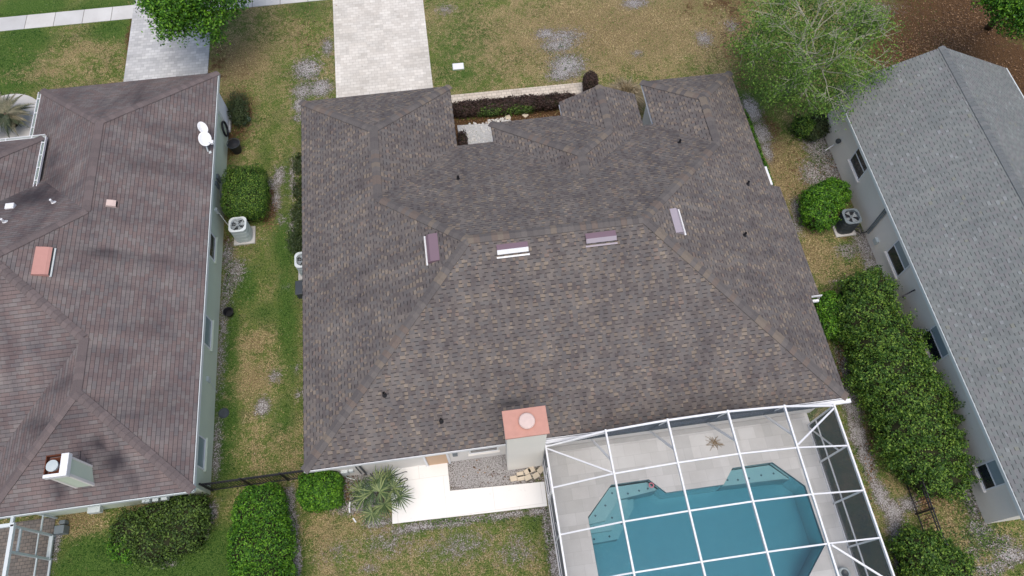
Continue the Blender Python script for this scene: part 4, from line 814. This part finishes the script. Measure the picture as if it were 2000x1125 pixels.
foliage('tall_hedge','long loose green hedge between the pool enclosure and the grey stucco house','hedge',
  [(16.5,11.0,.9,1.1,1.0,1.1),(16.1,10.0,.9,1.2,1.1,1.15),(16.4,8.8,.9,1.5,1.2,1.2),(16.2,7.6,.9,1.6,1.2,1.25),(16.5,6.4,.9,1.6,1.2,1.2),(16.3,5.3,.9,1.5,1.1,1.15),(16.5,4.3,.8,1.4,1.0,1.1),(16.6,3.5,.7,1.1,.8,.9)],76000,.093,MAT['leaf_mid'],seed=7,shape=2.2,lump=.2,depth=.42,loose=.09)
foliage('low_hedge','green hedge below the short black fence at the lower right','hedge',[(15.0,.9,.6,.9,.9,.75),(15.5,.3,.6,1.0,1.0,.8),(14.9,-.3,.6,1.0,1.0,.8)],20000,.09,MAT['leaf_mid'],seed=8,shape=2.3,lump=.2,depth=.4,loose=.08)
foliage('maroon_hedge','long dark maroon and green hedge along the front path','hedge',[(.9,23.82,.25,.7,.36,.42),(1.9,23.80,.25,.8,.38,.42),(3.0,23.77,.25,.8,.38,.42),(4.1,23.74,.25,.8,.38,.42),(5.2,23.70,.25,.75,.36,.42),(6.0,23.66,.25,.5,.32,.38)],15000,.085,MAT['leaf_red'],seed=9,shape=3,lump=.12,loose=.1)
foliage('green_undergrowth','low yellow-green growth along the house side of the maroon hedge','shrub',[(2.2,23.6,.22,.8,.28,.38),(3.6,23.55,.22,.9,.28,.36)],4200,.08,MAT['leaf_olive'],seed=10,core=0)
foliage('maroon_column','narrow dark maroon column shrub at the end of the front path','shrub',[(7.25,24.2,.6,.36,.45,.75)],3500,.07,MAT['leaf_red'],seed=11,shape=3.5,lump=.05)
foliage('dark_bush','scrubby half-bare dark bush at the front corner of the green stucco wall','bush',[(-10.15,25.35,.35,.5,.85,.45),(-10.0,24.7,.3,.4,.4,.35)],3400,.07,MAT['leaf_dark'],seed=12,core=.5,depth=.6,loose=.15)
foliage('entry_bush','dark little bush in the planting bed beside the garage wall','bush',[(.62,21.9,.2,.22,.6,.35)],1200,.08,MAT['leaf_red'],seed=13,loose=.1)
foliage('side_vine','low scrambling green plants along the left eave of the brown roof','ground cover',[(-7.15,21.7,.12,.38,.6,.28),(-7.2,20.3,.1,.35,.6,.2),(-7.25,18.9,.12,.35,.7,.25),(-7.25,17.3,.3,.45,.7,.4)],4200,.085,MAT['leaf_dark'],seed=14,core=0,depth=.7,loose=.2)
foliage('narrow_hedge','thin clipped green hedge running along the right eave at the front of the brown roof','hedge',[(14.3,20.9,.35,.26,.9,.4),(14.3,19.6,.35,.26,1.0,.4),(14.3,18.2,.35,.28,1.0,.4),(14.25,17.1,.35,.28,.8,.4)],8000,.085,MAT['leaf_bright'],seed=15,shape=4,lump=.05)
foliage('corner_bush','bright green bush under the bare tree by the front corner of the grey house','bush',[(16.95,20.3,.5,.45,.5,.55)],3200,.09,MAT['leaf_mid'],seed=16,lump=.2,loose=.1)
foliage('gable_bush','dark bush against the front corner of the grey stucco house','bush',[(17.75,20.4,.4,.5,.6,.5),(17.4,20.0,.4,.4,.4,.4)],3500,.09,MAT['leaf_dark'],seed=17,loose=.1)
foliage('far_bush','dark bush beyond the right eave of the grey roof','bush',[(27.2,20.4,.5,.7,1.4,.6)],4000,.1,MAT['leaf_dark'],seed=18,loose=.1)
def tree(name,label,base,crown,n,size,mat,barkm,limbs=7,depth=4,seed=0,spread=1.,bare=.0,blob_only=None):
    rd=random.Random(seed); rs=np.random.RandomState(seed); root=empty(name,(base[0],base[1],0),label,'tree')
    cx,cy,cz,rx,ry,rz_=crown; tips=[]; mb=MB(); top=Vector((cx-base[0],cy-base[1],cz-rz_*.55))
    trunk=MB(); trunk.tube([(0,0,-.05),(top.x*.2,top.y*.2,top.z*.4),(top.x*.6,top.y*.6,top.z*.75),top],[.19,.15,.13,.11],10); trunk.build('trunk',barkm,root,smooth=True)
    C=Vector((cx-base[0],cy-base[1],cz))
    def grow(p,d,L,r,k):
        q=p; pts=[p]; rr=[r]
        for i in range(3):
            d=(d+Vector((rd.gauss(0,.16),rd.gauss(0,.16),rd.gauss(.02,.12)))).normalized(); q=q+d*L/3; pts.append(q); rr.append(r*(1-.16*(i+1)))
        mb.tube(pts,rr,5 if k>2 else 4,cap=False)
        e=Vector(((q.x-C.x)/rx,(q.y-C.y)/ry,(q.z-C.z)/rz_)).length
        if k==0 or e>1.0: tips.append((q,d)); return
        if k<=2: tips.append((q,d))
        for _ in range(3 if k>1 else 4):
            nd=(d+Vector((rd.gauss(0,.55),rd.gauss(0,.55),rd.gauss(.0,.4)))).normalized(); grow(q,nd,L*rd.uniform(.6,.85),r*.6,k-1)
    for i in range(limbs):
        a=2*math.pi*i/limbs+rd.uniform(-.3,.3); el=rd.uniform(.15,1.2); d=Vector((math.cos(a)*math.cos(el)*rx/ry,math.sin(a)*math.cos(el),math.sin(el)))
        grow(top,d.normalized(),max(rx,ry)*.42*spread,.05,depth)
    mb.build('branches',barkm,root)
    T=np.array([t[0][:] for t in tips]); m=n; k=rs.choice(len(T),m); Pn=T[k]+rs.normal(scale=.22,size=(m,3))-np.array([0,0,.25*bare])
    mb2=rs.rand(m)<.35; g=rs.normal(size=(m,3)); g/=np.linalg.norm(g,axis=1)[:,None]; Q=np.array(C)+g*np.array([rx,ry,rz_])*(rs.rand(m)**.4)[:,None]*.92
    lowq=Q.copy(); lowq[:,2]-=bare*1.0; Pn[mb2]=lowq[mb2]; Pn=Pn[Pn[:,2]>.6]; m=len(Pn)
    nrm=rs.normal(size=(m,3)); nrm[:,2]=np.abs(nrm[:,2])+.5; nrm/=np.linalg.norm(nrm,axis=1)[:,None]
    t=rs.normal(size=(m,3)); t-=nrm*(t*nrm).sum(1)[:,None]; t/=np.linalg.norm(t,axis=1)[:,None]; s=np.cross(nrm,t); L=size*rs.uniform(.6,1.3,m)[:,None]; W=L*.55
    V=np.stack([Pn-t*L*.5,Pn+s*W*.5,Pn+t*L*.5,Pn-s*W*.5],1).reshape(-1,3)
    me=bpy.data.meshes.new('crown'); me.from_pydata(V.tolist(),[],np.arange(4*m).reshape(m,4).tolist()); me.materials.append(mat)
    at=me.attributes.new('rnd','FLOAT','FACE'); at.data.foreach_set('value',rs.rand(m).astype(np.float32)); link(bpy.data.objects.new('crown',me),root); return root
tree('sparse_tree','wide thin-leaved tree with pale bare branches showing, beside the front corner of the grey house',(16.9,22.5,0),(16.45,21.7,4.4,3.35,3.1,1.7),32000,.10,MAT['leaf_tree'],MAT['bark'],14,4,3,1.,.9)
tree('leafy_tree','dense bright green tree overhanging the grey driveway at the top edge',(-12.2,32.2,0),(-10.9,30.0,4.3,3.0,2.8,1.9),42000,.14,MAT['leaf_bright'],MAT['barkdark'],8,3,5,.9,.2)
tree('edge_tree','yellow-green leafy tree crown at the upper right corner over brown leaf litter',(29.2,25.8,0),(26.9,23.1,4.4,1.5,1.8,1.5),16000,.13,MAT['leaf_bright'],MAT['barkdark'],6,3,9,.8,.2)
# fan palm
def fan_palm(loc,label):
    root=empty('fan_palm',loc,label,'palm'); rd=random.Random(4)
    m=MB(); m.tube([(0,0,0),(.03,0,.5),(0,.03,1.0)],[.14,.12,.13],10); m.build('trunk',MAT['barkdark'],root)
    heads=[(-.55,.05,1.0),(0,.45,1.3),(.55,.2,1.2),(-.3,-.55,1.0),(.2,-.35,1.25),(-.15,.1,1.5),(.7,-.1,1.0),(-.75,.35,.8),(.3,.6,1.0),(.1,.05,1.6),(.45,-.6,.9),(-.6,-.3,.8)]
    for hx,hy,hz in heads[:10]:
        f=MB(); h=Vector((hx,hy,hz)); az=math.atan2(hy,hx); f.tube([(0,0,.95),h*.5+Vector((0,0,.55)),h],[.018,.012,.01],5)
        out=Vector((math.cos(az),math.sin(az),.25 if hz>1.2 else -.25)).normalized()
        for k in range(22):
            t=az+math.radians(-140+280*k/21)+rd.uniform(-.05,.05); L=rd.uniform(.5,.72)*(1-.2*abs(k-10.5)/10.5); d=Vector((math.cos(t),math.sin(t),out.z*math.cos(t-az)+rd.uniform(-.05,.2)))
            s=Vector((-math.sin(t),math.cos(t),0))*.024; a=h; b=h+d*L*.55+Vector((0,0,.05)); c=h+d*L+Vector((0,0,-.10*rd.random()-.03))
            f.add([a-s*.4,a+s*.4,b+s,b-s,c],[(0,1,2,3),(3,2,4)],0,rd.random())
        f.build('frond',MAT['palm'],root)
fan_palm((-4.15,5.55,0),'fan palm with spiky green leaves between the square shrub and the white patio')
def cycad(loc,label):
    root=empty('feather_palm',loc,label,'palm'); rd=random.Random(8)
    m=MB(); m.lathe([(.22,0),(.25,.4),(.18,.7),(.02,.8)],n=12); m.build('trunk',MAT['barkdark'],root)
    for k in range(46):
        a=k*2.4+rd.uniform(-.2,.2); el=rd.uniform(.1,1.1); L=rd.uniform(1.1,1.7); f=MB(); r=rd.random(); pts=[]
        for i in range(9):
            t=i/8; pts.append(Vector((math.cos(a)*L*t*math.cos(el*(1-t*.6)),math.sin(a)*L*t*math.cos(el*(1-t*.6)),.7+L*.6*math.sin(el)*t-.55*t*t)))
        f.tube(pts,[.014]*9,4,r=r)
        for i in range(1,26):
            t=i/26*8; j=min(7,int(t)); p=pts[j].lerp(pts[j+1],t-j); d=(pts[j+1]-pts[j]).normalized(); sd_=d.cross(Vector((0,0,1))).normalized()
            for sg in (1,-1):
                q=p+(sd_*sg*.9+d*.45+Vector((0,0,.15))).normalized()*.26*math.sin(math.pi*min(1,.15+i/28)); wv=d*.026; f.add([p-wv,p+wv,q],[(0,1,2)],0,min(1,max(0,r+rd.uniform(-.15,.15))))
        f.build('frond',MAT['cycad'],root)
cycad((-21.1,26.1,.08),'grey-green feather palm standing in the round concrete ring at the left edge')
m=MB(); m.lathe([(.0001,.08),(1.5,.08),(1.78,.09),(1.8,0)],(-21.6,26.3,0),48); tag(m.build('round_slab',MAT['concrete']),kind='structure')
def tussock(loc,label,n,h,sp,mat,seed):
    root=MB(); rd=random.Random(seed)
    for k in range(n):
        a=rd.uniform(0,6.28); l=h*rd.uniform(.6,1.2); o=rd.uniform(0,.25); s=rd.uniform(.4,1.)*sp; b=Vector((math.cos(a)*o,math.sin(a)*o,0)); d=Vector((math.cos(a),math.sin(a),0)); sd_=Vector((-math.sin(a),math.cos(a),0))*.012
        p1=b+d*s*.35+Vector((0,0,l*.75)); p2=b+d*s+Vector((rd.uniform(-.1,.1),rd.uniform(-.1,.1),l*.7-.2*s)); r=rd.random()
        root.add([b-sd_,b+sd_,p1+sd_,p1-sd_,p2],[(0,1,2,3),(3,2,4)],0,r)
    o=root.build('ornamental_grass',mat); o.location=loc; return tag(o,label,'ornamental grass')
tussock((8.85,23.3,0),'large tan tussock of dry ornamental grass between the entry gable and the right wing',1800,1.1,1.25,MAT['pampas'],3)
# small things by the front beds: slabs and white rocks
tag(sheet('white_gravel_bed',[(.45,19.6),(2.2,19.6),(2.2,23.0),(.45,23.1)],.02,plain('white_gravel',(.52,.52,.51),.9,.2,0,.6,30.)),kind='structure')
for i,(px,py,a,lb) in enumerate([(992,230,.1,'small square cream paver lying in the brown mulch bed, left of two'),(1026,226,.7,'small square cream paver turned diagonally in the brown mulch bed')]):
    x,y,z=G(px,py); m=MB(); m.box(-.12,.12,-.12,.12,0,.06); o=m.build('paver_block',MAT['brick_tile'],bevel=.01); o.location=(x,y,.01); o.rotation_euler=(0,0,a); tag(o,lb,'paver')
m=MB()
for k in range(260):
    x=random.uniform(.5,3.1); y=random.uniform(19.9,23.2) if x<2 else random.uniform(22.9,23.25)
    if .5<x<.85 and y<22.5: continue
    s=random.uniform(.03,.075); rr=[s*random.uniform(.6,1.2) for _ in range(8)]; b=len(m.v)
    m.add([(x+rr[i]*math.cos(i*.785),y+rr[i]*math.sin(i*.785),.01) for i in range(8)]+[(x+rr[i]*.6*math.cos(i*.785),y+rr[i]*.6*math.sin(i*.785),s*.8) for i in range(8)],[(i,(i+1)%8,8+(i+1)%8,8+i) for i in range(8)]+[tuple(range(8,16))])
tag(m.build('white_rocks',plain('white_rock',(.62,.61,.58),.9,.2,0,.15)),'scattered white landscaping rocks in the front planting bed','rocks',kind='stuff')
# utility lid on the lawn
x,y,z=G(895,131); m=MB(); m.box(-.28,.28,-.2,.2,-.1,.08); o=m.build('utility_cover',MAT['white'],bevel=.015); o.location=(x,y,0); o.rotation_euler=(0,0,-.02); tag(o,'flat white utility cover on the front lawn','utility cover')
m=MB(); m.box(-.30,.30,-.22,.22,-.1,.045); m.build('rim',MAT['gutter_in'],o)
# loose bricks by the chimney
BLAB=['leftmost of all','upper left','lower left','upper middle','lower middle','lower right','topmost of all','rightmost by the screen']
for i,(px,py,a) in enumerate([(1003,935,.1),(1016,927,.05),(1017,934,.0),(1030,921,.35),(1031,933,.3),(1047,929,.35),(1038,918,.3),(1056,918,.7)]):
    x,y,z=G(px,py); m=MB(); m.box(-.13,.13,-.1,.1,0,.06); o=m.build('loose_brick',MAT['brick_tile'],bevel=.008); o.location=(x,y,.005); o.rotation_euler=(0,0,a)
    tag(o,'cream brick lying at the white chimney foot, '+BLAB[i],'brick','loose bricks at the foot of the white chimney')
# garden hose on the patio
m=MB(); x0,y0,_=G(765,925); pts=[]
for k in range(60):
    t=k/59*4*math.pi; pts.append((x0+.28+.32*math.cos(t)*(1+.25*math.sin(t*.5)),y0-.12-.5*k/59+.13*math.sin(t*1.0+.6),.075+.012*(k%7)/7))
m.tube(pts,.014,6,cap=True); tag(m.build('garden_hose',MAT['cable'],smooth=True),'dark garden hose looped on the white patio beside the fan palm','hose')
# by the left house
m=MB(); m.lathe([(.21,0),(.27,.5),(.29,.55),(.27,.57),(.2,.58),(.001,.62)],n=24); a=m.build('water_barrel',MAT['black'],smooth=False); a.location=(-10.22,23.0,0); tag(a,'black lidded barrel by the green wall, beside the bare bush','barrel')
m=MB(); m.tube([(.3*math.cos(t/16*6.28),.3*math.sin(t/16*6.28),.60) for t in range(17)],.02,6); m.build('rim',MAT['darkgrey'],a)
m=MB()
for k in range(3): m.tube([(-10.6+.02*k,23.8+.32*math.cos(t/18*6.28),.75+.38*math.sin(t/18*6.28)) for t in range(19)],.035,6)
tag(m.build('hose_coil',MAT['black'],smooth=True),'black hose coiled on the green wall beside the barrel','hose')
x,y,z=G(450,614); m=MB(); m.lathe([(.14,0),(.2,.28),(.22,.3),(.19,.3),(.14,.1),(.001,.1)],(x,y,0),24); tag(m.build('plant_pot',MAT['black'],smooth=False),'empty black plant pot on the grass by the green wall','pot')
x,y,z=G(437,807); m=MB(); m.lathe([(.001,.06),(.17,.07),(.21,.03),(.22,0)],(x,y,0),24); m.box(x-.02,x+.02,y-.14,y+.14,.06,.085); tag(m.build('round_cover',MAT['darkgrey']),'round dark cover lying flat on the grass by the green wall','round cover')
x,y,z=G(475,240); m=MB(); m.box(-.16,.16,-.12,.12,0,.14); m.lathe([(.12,0),(.12,.14),(.001,.15)],(.15,.26,0),16); o=m.build('green_container',MAT['greenbox'],bevel=.01); o.location=(x,y,0); o.rotation_euler=(0,0,-.5); tag(o,'faded green plastic container on the ground by the bare bush','container')
m=MB(); x,y,z=G(462,238); m.bar((x-.05,y+.35,.05),(x+.12,y-.1,.05),.04); m.bar((x+.1,y+.33,.05),(x+.25,y+.05,.05),.04); m.bar((x-.05,y+.35,.05),(x+.03,y+.42,.05),.04); tag(m.build('white_stakes',MAT['cream']),'thin cream stakes lying on the ground by the bare bush','stakes')
x,y,z=G(479,228); m=MB(); m.box(-.1,.1,-.1,.1,0,.05); o=m.build('stepping_stone',MAT['pinkcap'],bevel=.01); o.location=(x,y,0); o.rotation_euler=(0,0,.7); tag(o,'small pale square stone on the ground by the bare bush','stone')
# satellite dish
sd_=empty('satellite_dish',(-10.5,21.35,2.68),'pair of white oval satellite dishes at the right eave of the red roof','satellite dish')
def dish(cx,cy,cz,ra,rb,rot,tilt):
    m=MB(); vs=[];nr=5;n=24
    for j in range(nr+1):
        q=j/nr
        for k in range(n):
            t=2*math.pi*k/n; x,y=ra*q*math.cos(t),rb*q*math.sin(t); vs.append((x,y,.10*q*q))
    m.add(vs,[(j*n+k,j*n+(k+1)%n,(j+1)*n+(k+1)%n,(j+1)*n+k) for j in range(nr) for k in range(n)])
    o=m.build('reflector',MAT['white'],sd_,smooth=True); o.location=(cx,cy,cz); o.rotation_euler=(tilt,.25,rot); s=o.modifiers.new('t','SOLIDIFY'); s.thickness=.015
dish(0,-.08,.42,.27,.34,.15,.35); dish(-.08,.42,.55,.2,.30,.5,.35)
m=MB(); m.tube([(-.02,-.4,-.02),(-.02,-.25,.25),(0,-.05,.38)],.03,8); m.bar((-.15,-.5,-.02),(.12,-.42,-.02),.12,.02); m.build('mount',MAT['aclight'],sd_)
m=MB(); m.tube([(.1,-.2,.4),(.35,-.38,.55)],.015,6); m.box(.3,.42,-.46,-.3,.5,.6); m.build('receiver_arm',MAT['white'],sd_)
# fences
def fence(a,b,h,sp,label,nposts=3):
    a=Vector(a);b=Vector(b);L=(b-a).length;d=(b-a)/L; root=empty('metal_fence',a,label,'fence')
    d3=d; m=MB()
    for k in range(int(L/sp)+1): p=d3*(k*sp); m.bar((p.x,p.y,.05),(p.x,p.y,h),.02,.02)
    m.build('pickets',MAT['black'],root)
    for z in (h-.03,h-.2,.12): m=MB(); m.bar((0,0,z),(d3.x*L,d3.y*L,z),.035,.04); m.build('rail',MAT['black'],root)
    for k in range(nposts): p=d3*(L*k/(nposts-1)); m=MB(); m.bar((p.x,p.y,-.05),(p.x,p.y,h+.05),.06,.06); m.build('post',MAT['black'],root)
fence((-10.62,6.84,0),(-6.3,6.84,0),1.25,.11,'black metal picket fence joining the green house to the brown-roofed house',4)
fence((15.72,3.6,0),(15.68,1.1,0),1.25,.17,'short black metal picket fence between two hedges beside the grey house',3)
# ---------------------------------------------------------------- litter: leaves, weeds and debris lying about
def litter(name,label,areas,mat,size,seed,lift=.012,kind_cat='leaf litter'):
    rs=np.random.RandomState(seed); V=[];n=0
    for px,py,rx,ry,cnt in areas:
        q=rs.normal(size=(cnt,2))*.55
        for a,b in q:
            x,y,_=G(px+a*rx,py+b*ry); t=rs.uniform(0,6.28); L=size*rs.uniform(.5,1.3); W=L*rs.uniform(.35,.7); c_,s_=math.cos(t),math.sin(t); z=lift+rs.uniform(0,.03)
            for u,v,h in ((-L,0,0),(0,W,.01),(L,0,rs.uniform(0,.03)),(0,-W,0)): V.append((x+u*c_-v*s_,y+u*s_+v*c_,z+h))
            n+=1
    me=bpy.data.meshes.new(name); me.from_pydata(V,[],[(4*i,4*i+1,4*i+2,4*i+3) for i in range(n)]); me.materials.append(mat)
    at=me.attributes.new('rnd','FLOAT','FACE'); at.data.foreach_set('value',rs.rand(n).astype(np.float32)); o=bpy.data.objects.new(name,me); link(o); return tag(o,label,kind_cat,kind='stuff')
MAT['deadleaf']=leaf('fallen_brown_leaves',(.05,.024,.012),(.14,.075,.035),(.34,.21,.11),.05)
litter('fallen_leaves','brown fallen leaves over the mulch and bare soil under the trees and hedges',[(1780,100,80,60,1500),(1860,70,90,60,1800),(1950,160,60,50,900),(1900,20,80,40,900),(1430,60,50,70,700),(1000,232,110,8,500),(1640,300,20,60,260),(525,405,14,34,260),(470,230,24,50,200),(1810,980,20,50,220),(1640,690,10,60,120),(1700,880,14,80,120),(950,925,70,30,50),(680,955,30,30,160),(600,60,40,60,200),(1550,330,50,90,300)],MAT['deadleaf'],.045,3)
# low weeds breaking up the sand
litter('weeds','low green weeds scattered over the sandy ground',[(1915,1050,60,50,900),(1890,960,24,50,300),(1690,1030,14,80,260),(1600,300,24,50,220),(1097,110,60,40,300),(600,160,30,40,200),(450,560,14,90,200),(690,985,50,14,160),(900,1018,140,7,260),(1072,1050,8,60,80),(573,1040,8,80,90),(1650,500,40,40,200)],MAT['leaf_olive'],.04,5,kind_cat='weeds')

m=MB()
for k in range(16):
    t=math.radians(100+k*14); 
    if k not in (1,2,5,6,8): continue
    cx_,cy_=-4.3+1.15*math.cos(t),5.45+.85*math.sin(t); m.bar((cx_-.09*math.sin(t),cy_+.09*math.cos(t),.05),(cx_+.09*math.sin(t),cy_-.09*math.cos(t),.05),.05,.10)
tag(m.build('garden_edging',MAT['white']),'few white edging blocks left of the fan palm','garden edging')

m=MB(); m.tube([(17.55,14.65,.35),(17.75,14.5,.5),(17.85,14.35,.25),(18.05,14.32,.38)],.03,6); m.tube([(17.55,14.7,.25),(17.7,14.65,.1),(17.9,14.4,.12),(18.05,14.35,.3)],.02,6); tag(m.build('refrigerant_line',MAT['cable'],smooth=True),'dark pipes running from the charcoal air conditioner to the grey wall','pipe')
